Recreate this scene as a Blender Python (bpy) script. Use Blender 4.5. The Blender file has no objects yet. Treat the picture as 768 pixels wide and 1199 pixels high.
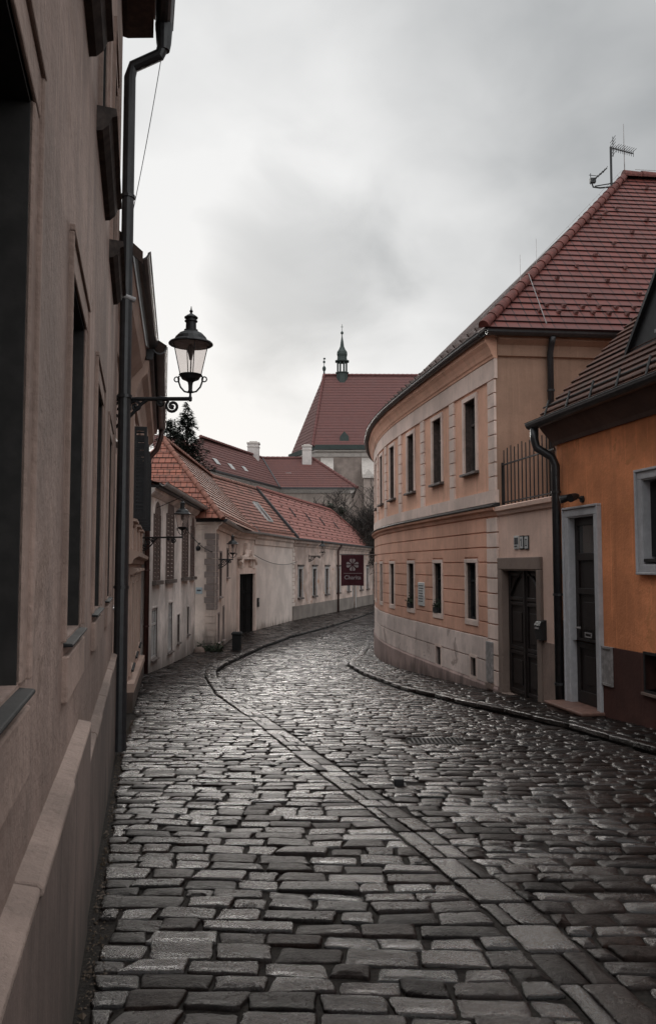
import bpy, bmesh, math, random
from mathutils import Vector, Matrix
random.seed(7)
R = math.radians
C = bpy.context.scene.collection

# ------------------------------------------------------------------ survey (how the place was measured)
F = 960.0; TH = math.atan(63.5 / 960); CZ = 1.3          # focal length in survey units, camera pitch, eye height
def drop(Y):                                              # the street runs downhill away from the camera
    if Y < -6: return -.36
    if Y < 18: return .06 * Y
    return 1.08 + .004 * (Y - 18) + .5 * (1 - math.exp(-(Y - 18) / 9))
def gz(Y): return -drop(Y)
def ray(px, py):
    x = (px - 384) / F; y = (599.5 - py) / F
    return (x, math.cos(TH) - math.sin(TH) * y, math.sin(TH) + math.cos(TH) * y)
def at(px, py, Y):
    r = ray(px, py); t = Y / r[1]
    return Vector((r[0] * t, Y, CZ + r[2] * t))
def lerp(a, b, t): return a + (b - a) * t
def pl(pts, y):                                           # piecewise linear x(y)
    if y <= pts[0][1]: a, b = pts[0], pts[1]
    elif y >= pts[-1][1]: a, b = pts[-2], pts[-1]
    else:
        for a, b in zip(pts, pts[1:]):
            if a[1] <= y <= b[1]: break
    return a[0] + (b[0] - a[0]) * (y - a[1]) / (b[1] - a[1])

# ------------------------------------------------------------------ mesh helpers
class Path:
    """a facade line on plan; outward normal is to the right of its direction"""
    def __init__(s, pts, smooth=False):
        pts = [Vector(p) for p in pts]
        if smooth:
            q = [pts[0] * 2 - pts[1]] + pts + [pts[-1] * 2 - pts[-2]]
            out = []
            for i in range(1, len(q) - 2):
                for k in range(8):
                    t = k / 8
                    a, b, c, d = q[i - 1], q[i], q[i + 1], q[i + 2]
                    out.append(.5 * ((2 * b) + (c - a) * t + (2 * a - 5 * b + 4 * c - d) * t * t + (3 * b - a - 3 * c + d) * t ** 3))
            out.append(pts[-1]); pts = out
        s.p = pts; s.smooth = smooth; s.c = [0]
        for a, b in zip(pts, pts[1:]): s.c.append(s.c[-1] + (b - a).length)
        s.L = s.c[-1]
        s.d = [(b - a).normalized() for a, b in zip(pts, pts[1:])]
    def seg(s, u):
        for i in range(len(s.d) - 1):
            if u < s.c[i + 1]: return i
        return len(s.d) - 1
    def dirn(s, u):
        i = s.seg(u)
        if not s.smooth: return s.d[i]
        t = min(1, max(0, (u - s.c[i]) / (s.c[i + 1] - s.c[i])))
        if t < .5: o = s.d[max(0, i - 1)]; return o.lerp(s.d[i], .5 + t).normalized()
        o = s.d[min(len(s.d) - 1, i + 1)]; return s.d[i].lerp(o, t - .5).normalized()
    def at(s, u, z, o=0.0):
        i = s.seg(u); p = s.p[i] + s.d[i] * (u - s.c[i]); d = s.dirn(u)
        return Vector((p.x + d.y * o, p.y - d.x * o, z))
    def hit(s, px, py, o=0.0):
        r = ray(px, py); best = None
        for i, d in enumerate(s.d):
            a = s.p[i] + Vector((d.y, -d.x)) * o
            det = -r[0] * d.y + d.x * r[1]
            if abs(det) < 1e-9: continue
            t = (-a.x * d.y + d.x * a.y) / det
            w = (r[0] * t - a.x) * d.x + (r[1] * t - a.y) * d.y
            lo = -1e9 if i == 0 else -1e-4; hi = 1e9 if i == len(s.d) - 1 else s.c[i + 1] - s.c[i] + 1e-4
            if t > 0 and lo <= w <= hi and (best is None or t < best[0]): best = (t, s.c[i] + w, CZ + r[2] * t)
        return best[1], best[2]
    def us(s, u0, u1, step=.4):
        if s.smooth: n = max(1, math.ceil((u1 - u0) / step)); return [lerp(u0, u1, k / n) for k in range(n + 1)]
        return [u0] + [c for c in s.c if u0 + 1e-4 < c < u1 - 1e-4] + [u1]

class MB:
    def __init__(s): s.v = []; s.f = []; s.uv = []; s.hasuv = False
    def poly(s, pts, uv=None):
        n = len(s.v); s.v += [tuple(p) for p in pts]; s.f.append(tuple(range(n, n + len(pts))))
        s.uv.append(uv or [(0, 0)] * len(pts)); s.hasuv |= uv is not None
        return s
    def idx(s, vs, fs):
        n = len(s.v); s.v += [tuple(p) for p in vs]
        for f in fs: s.f.append(tuple(n + i for i in f)); s.uv.append([(0, 0)] * len(f))
        return s
    def rings(s, rings, closed=True, caps=True, loop=False):
        n = len(rings[0]); vs = [p for r in rings for p in r]; fs = []
        m = len(rings)
        for i in range(m if loop else m - 1):
            j = (i + 1) % m
            for k in range(n if closed else n - 1):
                k2 = (k + 1) % n
                fs.append((i * n + k, i * n + k2, j * n + k2, j * n + k))
        if caps and not loop and closed:
            fs.append(tuple(range(n - 1, -1, -1))); fs.append(tuple((m - 1) * n + k for k in range(n)))
        return s.idx(vs, fs)
    def sweep(s, path, u0, u1, prof, closed=True, step=.4):
        return s.rings([[path.at(u, z, o) for o, z in prof] for u in path.us(u0, u1, step)], closed, closed)
    def box(s, path, u0, u1, z0, z1, o0, o1):
        return s.sweep(path, u0, u1, [(o0, z0), (o1, z0), (o1, z1), (o0, z1)])
    def sbox(s, path, u0, u1, za, zb, o0, o1):            # box with top/bottom sloping: za, zb = (z at u0, z at u1)
        us = path.us(u0, u1); rr = []
        for u in us:
            t = (u - u0) / (u1 - u0); a = lerp(za[0], za[1], t); b = lerp(zb[0], zb[1], t)
            rr.append([path.at(u, a, o0), path.at(u, a, o1), path.at(u, b, o1), path.at(u, b, o0)])
        return s.rings(rr)
    def cube(s, c, sx, sy, sz, rot=0.0):
        m = Matrix.Rotation(rot, 3, 'Z'); c = Vector(c)
        v = [c + m @ Vector((x * sx / 2, y * sy / 2, z * sz / 2)) for z in (-1, 1) for y in (-1, 1) for x in (-1, 1)]
        return s.idx(v, [(0, 2, 3, 1), (4, 5, 7, 6), (0, 1, 5, 4), (2, 6, 7, 3), (0, 4, 6, 2), (1, 3, 7, 5)])
    def tube(s, pts, r, n=8, caps=True):
        pts = [Vector(p) for p in pts]; rr = []
        rad = r if isinstance(r, (list, tuple)) else [r] * len(pts)
        ref = None
        for i, p in enumerate(pts):
            a = pts[max(0, i - 1)]; b = pts[min(len(pts) - 1, i + 1)]; t = (b - a).normalized()
            if ref is None: ref = t.orthogonal().normalized()
            ref = (ref - t * ref.dot(t)); ref = ref.normalized() if ref.length > 1e-6 else t.orthogonal().normalized()
            w = t.cross(ref)
            rr.append([p + (ref * math.cos(2 * math.pi * k / n) + w * math.sin(2 * math.pi * k / n)) * rad[i] for k in range(n)])
        return s.rings(rr, True, caps)
    def lathe(s, c, prof, n=20, a0=0.0):
        c = Vector(c)
        return s.rings([[c + Vector((math.cos(a0 + 2 * math.pi * k / n) * r, math.sin(a0 + 2 * math.pi * k / n) * r, z)) for k in range(n)] for r, z in prof], True, True)

ORG = {}
def link(o, parent=None, loc=None):
    C.objects.link(o)
    if parent is not None:
        o.parent = parent
    ORG[o.name] = loc if loc is not None else (ORG[parent.name] if parent is not None else Vector((0, 0, 0)))
    return o
def thing(name, label, cat, loc, group=None):
    o = bpy.data.objects.new(name, None); o.empty_display_size = .2
    o.location = loc; link(o, None, Vector(loc)); o['label'] = label; o['category'] = cat
    if group: o['group'] = group
    return o
def build(mb, name, mat, parent=None, smooth=False, recalc=True, loc=None, bevel=0):
    org = ORG[parent.name] if parent is not None else Vector(loc or (0, 0, 0))
    me = bpy.data.meshes.new(name)
    me.from_pydata([(x - org.x, y - org.y, z - org.z) for x, y, z in mb.v], [], mb.f)
    if mb.hasuv:
        l = me.uv_layers.new(name='UVMap')
        flat = [c for f in mb.uv for p in f for c in p]
        l.data.foreach_set('uv', flat)
    if recalc:
        bm = bmesh.new(); bm.from_mesh(me); bmesh.ops.recalc_face_normals(bm, faces=bm.faces); bm.to_mesh(me); bm.free()
    if smooth:
        me.polygons.foreach_set('use_smooth', [True] * len(me.polygons))
    me.materials.append(mat)
    o = bpy.data.objects.new(name, me)
    if parent is None: o.location = org
    link(o, parent, org)
    if smooth == 'auto':
        pass
    if bevel:
        b = o.modifiers.new('Bevel', 'BEVEL'); b.width = bevel; b.segments = 2; b.limit_method = 'ANGLE'; b.angle_limit = R(40)
    return o
def tag(o, label, cat, group=None):
    o['label'] = label; o['category'] = cat
    if group: o['group'] = group
    return o
def copy_tree(o, parent=None):
    c = o.copy(); C.objects.link(c); c.parent = parent
    for ch in list(o.children): copy_tree(ch, c)
    return c

# ------------------------------------------------------------------ materials
class NT:
    def __init__(s, name):
        s.m = bpy.data.materials.new(name); s.m.use_nodes = True; s.t = s.m.node_tree
        s.b = s.t.nodes['Principled BSDF']
    def n(s, typ, **k):
        x = s.t.nodes.new(typ)
        for a, v in k.items(): setattr(x, a, v)
        return x
    def l(s, a, b): s.t.links.new(a, b)
    def val(s, sock, v):
        if hasattr(v, 'is_output'): s.l(v, sock)
        else: sock.default_value = v
    def math(s, op, a, b=0.0, c=0.0, clamp=False):
        x = s.n('ShaderNodeMath', operation=op, use_clamp=clamp)
        for i, v in enumerate((a, b, c)): s.val(x.inputs[i], v)
        return x.outputs[0]
    def pos(s, scale=(1, 1, 1), src=None):
        g = src or s.n('ShaderNodeNewGeometry').outputs['Position']
        m = s.n('ShaderNodeVectorMath', operation='MULTIPLY'); s.l(g, m.inputs[0]); m.inputs[1].default_value = scale
        return m.outputs[0]
    def noise(s, vec, scale, detail=6, rough=.55, dist=0.0):
        x = s.n('ShaderNodeTexNoise'); s.l(vec, x.inputs['Vector'])
        x.inputs['Scale'].default_value = scale; x.inputs['Detail'].default_value = detail
        x.inputs['Roughness'].default_value = rough; x.inputs['Distortion'].default_value = dist
        return x.outputs['Fac']
    def ramp(s, fac, stops):
        x = s.n('ShaderNodeValToRGB'); s.l(fac, x.inputs[0]); e = x.color_ramp.elements
        while len(e) > 1: e.remove(e[-1])
        e[0].position = stops[0][0]; e[0].color = (*stops[0][1], 1) if len(stops[0][1]) == 3 else stops[0][1]
        for p, c in stops[1:]:
            q = e.new(p); q.color = (*c, 1)
        return x.outputs[0]
    def step(s, v, a, b):
        x = s.n('ShaderNodeMapRange', interpolation_type='SMOOTHSTEP')
        s.l(v, x.inputs['Value']); x.inputs['From Min'].default_value = a; x.inputs['From Max'].default_value = b
        return x.outputs['Result']
    def mix(s, f, a, b, mode='MIX'):
        x = s.n('ShaderNodeMix', data_type='RGBA', blend_type=mode)
        s.val(x.inputs[0], f)
        for i, v in ((6, a), (7, b)):
            if hasattr(v, 'is_output'): s.l(v, x.inputs[i])
            else: x.inputs[i].default_value = (*v, 1)
        return x.outputs[2]
    def bump(s, h, strength=.3, dist=.01, normal=None):
        x = s.n('ShaderNodeBump'); s.l(h, x.inputs['Height']); x.inputs['Strength'].default_value = strength; x.inputs['Distance'].default_value = dist
        if normal: s.l(normal, x.inputs['Normal'])
        return x.outputs[0]
    def out(s, col=None, rough=None, normal=None, spec=None, metal=None):
        if col is not None:
            if hasattr(col, 'is_output'): s.l(col, s.b.inputs['Base Color'])
            else: s.b.inputs['Base Color'].default_value = (*col, 1)
        if rough is not None: s.val(s.b.inputs['Roughness'], rough)
        if normal is not None: s.l(normal, s.b.inputs['Normal'])
        if spec is not None: s.val(s.b.inputs['Specular IOR Level'], spec)
        if metal is not None: s.b.inputs['Metallic'].default_value = metal
        return s.m

def sc(c, k): return tuple(x * k for x in c)
def plaster(name, col, stain=.5, streak=.5, dirt=None, dirt_z=None, patch=None, bump=.35, fine=26, slope=0.06):
    """weathered render: blotches, rain streaks, optional damp band rising from the (sloping) ground, bare patches"""
    t = NT(name); P = t.pos()
    big = t.noise(P, .9, 7, .6); mid = t.noise(P, 4.5, 8, .62); fin = t.noise(P, fine, 6, .6)
    st = t.noise(t.pos((7, 7, .35)), 1.0, 6, .6); st2 = t.noise(t.pos((22, 22, .8)), 1.0, 4, .6)
    c = t.mix(t.step(big, .35, .7), sc(col, 1 - .30 * stain), sc(col, 1 + .12 * stain))
    c = t.mix(t.math('MULTIPLY', t.step(mid, .5, .72), .45 * stain), c, sc(col, .62))
    c = t.mix(t.math('MULTIPLY', t.step(st, .5, .78), .55 * streak), c, sc(col, .5))
    c = t.mix(t.math('MULTIPLY', t.step(st2, .55, .8), .6 * streak), c, sc(col, 1.4))
    c = t.mix(t.math('MULTIPLY', t.step(fin, .52, .75), .25), c, sc(col, .55))
    cr = t.math('ABSOLUTE', t.math('SUBTRACT', t.noise(P, 1.3, 5, .62, .8), .5)); cm = t.step(t.noise(P, .7, 3, .5), .48, .62)
    c = t.mix(t.math('MULTIPLY', t.math('MULTIPLY', t.step(cr, .003, .0005), cm), .3), c, sc(col, .3))
    if patch:
        pn = t.noise(P, 1.7, 9, .66, .6)
        c = t.mix(t.math('MULTIPLY', t.step(pn, .585, .62), .85), c, patch)
    if dirt:
        sx = t.n('ShaderNodeSeparateXYZ'); t.l(P, sx.inputs[0])
        h = t.math('ADD', sx.outputs[2], t.math('MULTIPLY', sx.outputs[1], slope))
        h = t.math('ADD', h, t.math('MULTIPLY', t.math('SUBTRACT', t.noise(t.pos((3, 3, .8)), 1, 6, .65), .5), 1.3))
        f = t.step(h, dirt_z[1], dirt_z[0])
        c = t.mix(t.math('MULTIPLY', f, .85), c, dirt)
    hgt = t.math('ADD', t.math('MULTIPLY', mid, .6), t.math('MULTIPLY', fin, .5))
    return t.out(c, .93, t.bump(hgt, bump, .02), .25)
def plain(name, col, rough=.6, var=.25, spec=.4, metal=0, bump=.15, scale=14):
    t = NT(name); P = t.pos(); f = t.noise(P, scale, 6, .6); g = t.noise(P, 2.3, 5, .6)
    c = t.mix(t.step(f, .35, .7), sc(col, 1 - var), sc(col, 1 + var))
    c = t.mix(t.math('MULTIPLY', t.step(g, .45, .7), .5), c, sc(col, .6))
    return t.out(c, t.math('ADD', rough - .1, t.math('MULTIPLY', g, .2)), t.bump(f, bump, .01), spec, metal)
def tiles(name, cols, w, h, mort=(.02, .012, .01), rough=.75, moss=0, bump=.6, off=.5):
    """roof tiles laid on the roof's UV map (metres): tone changes from tile to tile, weathering in blotches"""
    t = NT(name); uv = t.n('ShaderNodeTexCoord').outputs['UV']
    b = t.n('ShaderNodeTexBrick'); t.l(uv, b.inputs['Vector']); b.offset = off
    b.inputs['Scale'].default_value = 1; b.inputs['Brick Width'].default_value = w; b.inputs['Row Height'].default_value = h
    b.inputs['Mortar Size'].default_value = w * .06; b.inputs['Mortar Smooth'].default_value = .3; b.inputs['Bias'].default_value = -.1
    b.inputs['Color1'].default_value = (*cols[0], 1); b.inputs['Color2'].default_value = (*cols[1], 1); b.inputs['Mortar'].default_value = (*mort, 1)
    P = t.pos(); n1 = t.noise(P, 1.1, 7, .62); n2 = t.noise(P, 9, 6, .6)
    c = t.mix(t.math('MULTIPLY', t.step(n1, .42, .7), .6), b.outputs['Color'], cols[2])
    c = t.mix(t.math('MULTIPLY', t.step(n2, .5, .75), .4), c, sc(cols[0], .5))
    if moss: c = t.mix(t.math('MULTIPLY', t.step(t.noise(P, 2.2, 8, .7), .52, .66), moss), c, (.05, .045, .035))
    hgt = t.math('SUBTRACT', t.math('MULTIPLY', n2, .3), b.outputs['Fac'])
    return t.out(c, rough, t.bump(hgt, bump, .02), .3)
def stones(name, dark, light, warm, r0, r1):
    """one tone, sheen and grain per stone (attribute 'rnd'), worn crystalline top"""
    t = NT(name); P = t.pos()
    a = t.n('ShaderNodeAttribute', attribute_name='rnd'); s = t.n('ShaderNodeSeparateColor'); t.l(a.outputs['Color'], s.inputs[0])
    c = t.mix(s.outputs[0], dark, light)
    c = t.mix(t.math('MULTIPLY', s.outputs[1], .8), c, warm)
    g = t.noise(P, 42, 9, .72); g2 = t.noise(P, 210, 4, .65); g3 = t.noise(P, 6, 7, .62)
    c = t.mix(t.math('MULTIPLY', t.step(g, .46, .64), .75), c, sc(dark, .6))
    c = t.mix(t.math('MULTIPLY', t.step(g2, .54, .68), .6), c, sc(light, 2.0))
    c = t.mix(t.math('MULTIPLY', t.step(g3, .55, .75), .5), c, sc(dark, .8))
    wet = t.step(t.noise(P, .55, 5, .6), .35, .65)
    r = t.math('ADD', r1, t.math('MULTIPLY', s.outputs[2], r0 - r1))
    r = t.math('ADD', r, t.math('MULTIPLY', t.math('SUBTRACT', g3, .5), .5))
    r = t.math('ADD', r, t.math('MULTIPLY', t.math('SUBTRACT', g, .5), .45))
    r = t.math('MAXIMUM', t.math('ADD', r, t.math('MULTIPLY', wet, -.10), 0, True), .15)
    hgt = t.math('ADD', t.math('MULTIPLY', g, 1.4), t.math('MULTIPLY', g2, .4))
    hgt = t.math('ADD', hgt, t.math('MULTIPLY', g3, 1.8))
    return t.out(c, r, t.bump(hgt, .55, .012), t.math('ADD', .05, t.math('MULTIPLY', t.math('POWER', s.outputs[2], 1.8), .62)))

M = {}
M['render_brown'] = plaster('weathered grey brown render', (.300, .216, .184), 1.4, 1.8, bump=1.0, patch=(.22, .152, .124), dirt=(.14, .10, .084), dirt_z=(.35, 1.5))
M['plinth_brown'] = plaster('brown plinth render', (.125, .09, .078), 1.3, 1.5, dirt=(.045, .036, .03), dirt_z=(0, .35))
M['cap_stone'] = plaster('worn cap stone', (.28, .212, .182), 1.6, .6, bump=.8, fine=40)
M['surround_brown'] = plaster('window surround render', (.300, .216, .182), 1.2, 1.4, bump=.8)
M['pink_render'] = plaster('pale pink render', (.42, .30, .25), .6, .5, dirt=(.10, .08, .07), dirt_z=(-.3, .5))
M['pink_trim'] = plaster('pink trim render', (.40, .29, .24), .5, .3)
M['white_render'] = plaster('grey white old render', (.76, .69, .65), 1.4, 1.4, dirt=(.10, .085, .077), dirt_z=(-.15, 1.15), bump=.6, slope=.058)
M['beige_render'] = plaster('beige pink old render', (.67, .55, .485), .9, .6, dirt=(.10, .085, .075), dirt_z=(-.1, .6), slope=.045)
M['blank_render'] = plaster('flat beige wall render', (.72, .625, .57), .6, .3, dirt=(.16, .13, .11), dirt_z=(-.1, .45), slope=.04)
M['peel_render'] = plaster('peeling pinkish render', (.57, .445, .39), 1.2, .5, patch=(.36, .20, .13), dirt=(.13, .115, .1), dirt_z=(.1, .8), slope=.03)
M['grey_plinth'] = plaster('grey cement plinth', (.22, .19, .17), .9, .8)
M['quoin'] = plaster('grey quoin render', (.27, .225, .21), .7, .4)
M['salmon'] = plaster('salmon render', (.74, .43, .31), .6, .9, bump=.3)
M['salmon_ground'] = plaster('deeper salmon render', (.68, .38, .275), .7, .9, bump=.3)
M['cream'] = plaster('pale cream pink stucco', (.72, .565, .495), .8, .8, bump=.3)
M['band_white'] = plaster('chipped pale plinth band', (.72, .59, .535), 1.0, .8, patch=(.36, .28, .25))
M['base_taupe'] = plaster('taupe base render', (.36, .26, .235), .9, .7, dirt=(.085, .065, .058), dirt_z=(-.1, .35))
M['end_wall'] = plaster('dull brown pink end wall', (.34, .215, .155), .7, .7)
M['pink_wall'] = plaster('light pink wall', (.70, .49, .405), .6, .4, dirt=(.2, .13, .1), dirt_z=(-.2, .6))
M['orange'] = plaster('worn orange render', (.80, .305, .14), 1.1, 1.0, bump=.7, patch=(.62, .245, .105))
M['maroon'] = plaster('dark red brown plinth paint', (.085, .036, .029), 1.3, 1.2)
M['stone_frame'] = plaster('grey stone frame', (.215, .16, .135), .7, .3, fine=50)
M['white_frame'] = plain('grey white painted frame', (.42, .415, .43), .5, .08)
M['church_stone'] = plaster('church ashlar', (.26, .21, .185), 1.0, .9, fine=3)
M['church_trim'] = plain('pale church stone', (.42, .38, .35), .85, .15)
M['manor_wall'] = plaster('manor render', (.30, .25, .22), .8, .6)
M['chimney'] = plaster('pale chimney render', (.46, .42, .40), .8, .6)
M['iron'] = plain('black painted iron', (.012, .012, .013), .5, .3, .4)
M['pipe'] = plain('dark painted sheet metal', (.022, .022, .024), .42, .25, .5, bump=.06)
M['red_pipe'] = plain('dark red drainpipe', (.055, .022, .018), .5, .2)
M['zinc'] = plain('grey zinc sheet', (.20, .20, .205), .45, .2, .5, .3)
M['pale_zinc'] = plain('pale weathered zinc', (.42, .41, .40), .5, .2, .5, .2)
M['dark_sill'] = plain('dark sheet sill', (.022, .022, .023), .8, .2, .2)
M['dark_wood'] = plain('dark brown door wood', (.017, .012, .011), .5, .35, .4, scale=40)
M['soffit'] = plain('brown painted soffit', (.06, .036, .028), .8, .3)
M['dark_soffit'] = plain('dark brown moulding', (.045, .034, .03), .9, .4)  # dark brown, used for the upper sills of the near house
M['eave_brown'] = plaster('grey brown eaves moulding', (.17, .125, .11), .8, .5)
M['void_wood'] = plain('black gate wood and recess', (.008, .007, .007), .95, .3, .08)
M['shutter'] = plain('near black shutter paint', (.012, .012, .014), .6, .2)
M['grey_shutter'] = plain('brown grey louvred shutter', (.12, .085, .075), .7, .3)
M['wood_grey'] = plain('grey brown window frame', (.095, .075, .068), .6, .2)
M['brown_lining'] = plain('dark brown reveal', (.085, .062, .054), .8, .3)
M['white_wood'] = plain('white painted window frame', (.40, .38, .37), .6, .1)
M['recess_dark'] = plain('painted recess dark', (.02, .018, .017), .9, .3)  # near-black colour carries the shade of recesses and openings
M['copper'] = plain('dark green copper', (.022, .034, .03), .6, .4)
M['sign_red'] = plain('dark maroon banner', (.05, .012, .017), .75, .12, .2)
M['sign_ink'] = plain('pale banner print', (.27, .235, .24), .8, .05, .1, bump=0)
M['plaque'] = plain('white stone plaque', (.50, .50, .49), .6, .1)
M['ink'] = plain('dark lettering', (.04, .04, .045), .7, .1)
M['blue_plate'] = plain('pale blue grey plate', (.30, .35, .38), .5, .1)
M['grey_box'] = plain('grey enamel box', (.26, .24, .235), .6, .25)
M['tile_step'] = plain('terracotta step', (.16, .085, .065), .55, .2)
M['bin'] = plain('black bin plastic', (.006, .006, .006), .8, .2)
M['bark'] = plain('dark bark', (.035, .028, .024), .9, .4)
M['bone'] = plain('pale grey plastic', (.34, .33, .33), .5, .1)
M['tile_red'] = tiles('dark red interlocking tiles', ((.135, .032, .024), (.10, .026, .021), (.08, .026, .023)), .20, .205, (.02, .008, .008), .55, 0, .45, 0)
M['tile_grey'] = tiles('grey brown tiles', ((.20, .15, .14), (.15, .115, .108), (.11, .09, .085)), .2, .3)
M['tile_slate'] = tiles('dark brown old tiles', ((.125, .06, .043), (.085, .044, .034), (.06, .036, .03)), .19, .2, moss=.5)
M['tile_brick'] = tiles('orange red old tiles', ((.31, .118, .08), (.21, .083, .062), (.15, .072, .058)), .2, .24, moss=.55)
M['tile_pale'] = tiles('faded orange brown tiles', ((.38, .20, .15), (.27, .14, .11), (.21, .125, .105)), .2, .2, moss=.8)
M['tile_pale2'] = tiles('faded red brown tiles', ((.32, .15, .115), (.23, .11, .09), (.19, .10, .088)), .2, .22, moss=.75)
M['tile_pink'] = tiles('light red flat tiles', ((.34, .15, .125), (.30, .13, .11), (.26, .125, .11)), .24, .34, moss=.45, bump=.3)
M['tile_manor'] = tiles('dull red tiles', ((.14, .058, .05), (.118, .05, .045), (.105, .05, .047)), .22, .33)
M['tile_church'] = tiles('haze greyed church tiles', ((.14, .058, .052), (.118, .05, .046), (.105, .052, .049)), .25, .3)  # reds mixed towards grey to paint in the haze of distance
for k_, c_ in (('clay_red', (.11, .029, .022)), ('clay_light', (.20, .10, .09)), ('clay_grey', (.12, .09, .08)), ('clay_pale', (.22, .11, .085)), ('clay_dark', (.06, .028, .024)), ('clay_brick', (.20, .085, .06)), ('clay_pink', (.24, .09, .075)), ('clay_manor', (.12, .045, .04)), ('clay_church', (.12, .042, .038))):
    M[k_] = plain(k_.replace('_', ' ') + ' ridge tile', c_, .75, .3)
M['cobble'] = stones('worn granite setts', (.0025, .0018, .0016), (.023, .0175, .0158), (.019, .0098, .0072), .13, .46)
M['kerb'] = stones('granite kerb', (.0025, .0018, .0016), (.022, .0168, .0152), (.018, .0098, .0074), .15, .46)
def soil():
    t = NT('dark joint soil'); P = t.pos(); f = t.noise(P, 60, 8, .7); g = t.noise(P, 2, 4, .6)
    c = t.mix(t.step(f, .4, .7), (.010, .008, .007), (.035, .028, .023)); c = t.mix(t.math('MULTIPLY', t.step(g, .5, .7), .4), c, (.02, .018, .012))
    return t.out(c, .95, t.bump(f, .8, .02), .2)
M['soil'] = soil()
def pane():
    t = NT('dark window glass'); P = t.pos((1.2, 1.2, .8)); f = t.noise(P, 2.2, 3, .5)
    cu_ = t.noise(t.pos((9, 9, .25)), 1, 3, .5); c = t.mix(t.step(f, .4, .65), (.006, .006, .007), (.035, .033, .033)); c = t.mix(t.math('MULTIPLY', t.step(cu_, .48, .6), t.step(t.noise(t.pos((.5, .5, .3)), 1, 2, .5), .42, .55)), c, (.11, .105, .10))  # pale bands painted into the glass for grey reflections and curtains
    return t.out(c, .07, t.bump(t.noise(t.pos(), 3, 2, .5), .04, .01), .5)
M['pane'] = pane()
def thin_glass():
    t = NT('lantern glass'); tr = t.n('ShaderNodeBsdfTransparent'); gl = t.n('ShaderNodeBsdfGlossy'); df = t.n('ShaderNodeBsdfTranslucent')
    tr.inputs[0].default_value = (.93, .90, .885, 1); gl.inputs['Roughness'].default_value = .08; df.inputs[0].default_value = (.8, .72, .7, 1)
    a = t.n('ShaderNodeMixShader'); b = t.n('ShaderNodeMixShader'); a.inputs[0].default_value = .12; b.inputs[0].default_value = .06
    t.l(tr.outputs[0], a.inputs[1]); t.l(df.outputs[0], a.inputs[2]); t.l(a.outputs[0], b.inputs[1]); t.l(gl.outputs[0], b.inputs[2])
    t.l(b.outputs[0], t.t.nodes['Material Output'].inputs[0]); return t.m
M['glass'] = thin_glass()
def leaf(name, a, b):
    t = NT(name); f = t.noise(t.pos(), 1.3, 5, .6); g = t.noise(t.pos(), 11, 3, .6)
    c = t.mix(t.step(f, .35, .65), a, b); c = t.mix(t.math('MULTIPLY', g, .5), c, sc(a, .5)); return t.out(c, .7, None, .25)
M['needles'] = leaf('dark spruce needles', (.012, .018, .014), (.03, .038, .028))
M['leaves'] = leaf('dark evergreen leaves', (.018, .028, .018), (.05, .06, .038))
M['dead_leaf'] = leaf('wet dead leaves and grit', (.05, .035, .022), (.13, .10, .08))

# ------------------------------------------------------------------ builders for facades and roofs
def wall(path, u0, u1, z0, z1, ops=(), depth=.18, mb=None, step=.4):
    """wall face with real openings (u0,u1,z0,z1) and their reveals"""
    mb = mb or MB()
    us = set(path.us(u0, u1, step)); zs = {z0, z1}
    for a, b, c, d in ops: us |= {max(a, u0), min(b, u1)}; zs |= {c, d}
    us = sorted(us); zs = sorted(zs)
    for i in range(len(us) - 1):
        for j in range(len(zs) - 1):
            um = (us[i] + us[i + 1]) / 2; zm = (zs[j] + zs[j + 1]) / 2
            if us[i + 1] - us[i] < 1e-5 or any(a < um < b and c < zm < d for a, b, c, d in ops): continue
            mb.poly([path.at(us[i], zs[j]), path.at(us[i + 1], zs[j]), path.at(us[i + 1], zs[j + 1]), path.at(us[i], zs[j + 1])])
    for a, b, c, d in ops:
        a = max(a, u0); b = min(b, u1)
        p = [path.at(a, c), path.at(b, c), path.at(b, d), path.at(a, d)]
        q = [path.at(a, c, -depth), path.at(b, c, -depth), path.at(b, d, -depth), path.at(a, d, -depth)]
        for k in range(4): mb.poly([p[k], p[(k + 1) % 4], q[(k + 1) % 4], q[k]])
    return mb
def frame4(mb, path, u0, u1, z0, z1, w, o0, o1, wt=None, wb=None):
    """four butted bars around (outside) an opening"""
    wt = w if wt is None else wt; wb = w if wb is None else wb
    mb.box(path, u0 - w, u1 + w, z1, z1 + wt, o0, o1)
    if wb: mb.box(path, u0 - w, u1 + w, z0 - wb, z0, o0, o1)
    mb.box(path, u0 - w, u0, z0, z1, o0, o1 - .002); mb.box(path, u1, u1 + w, z0, z1, o0, o1 - .002)
    return mb
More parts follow.
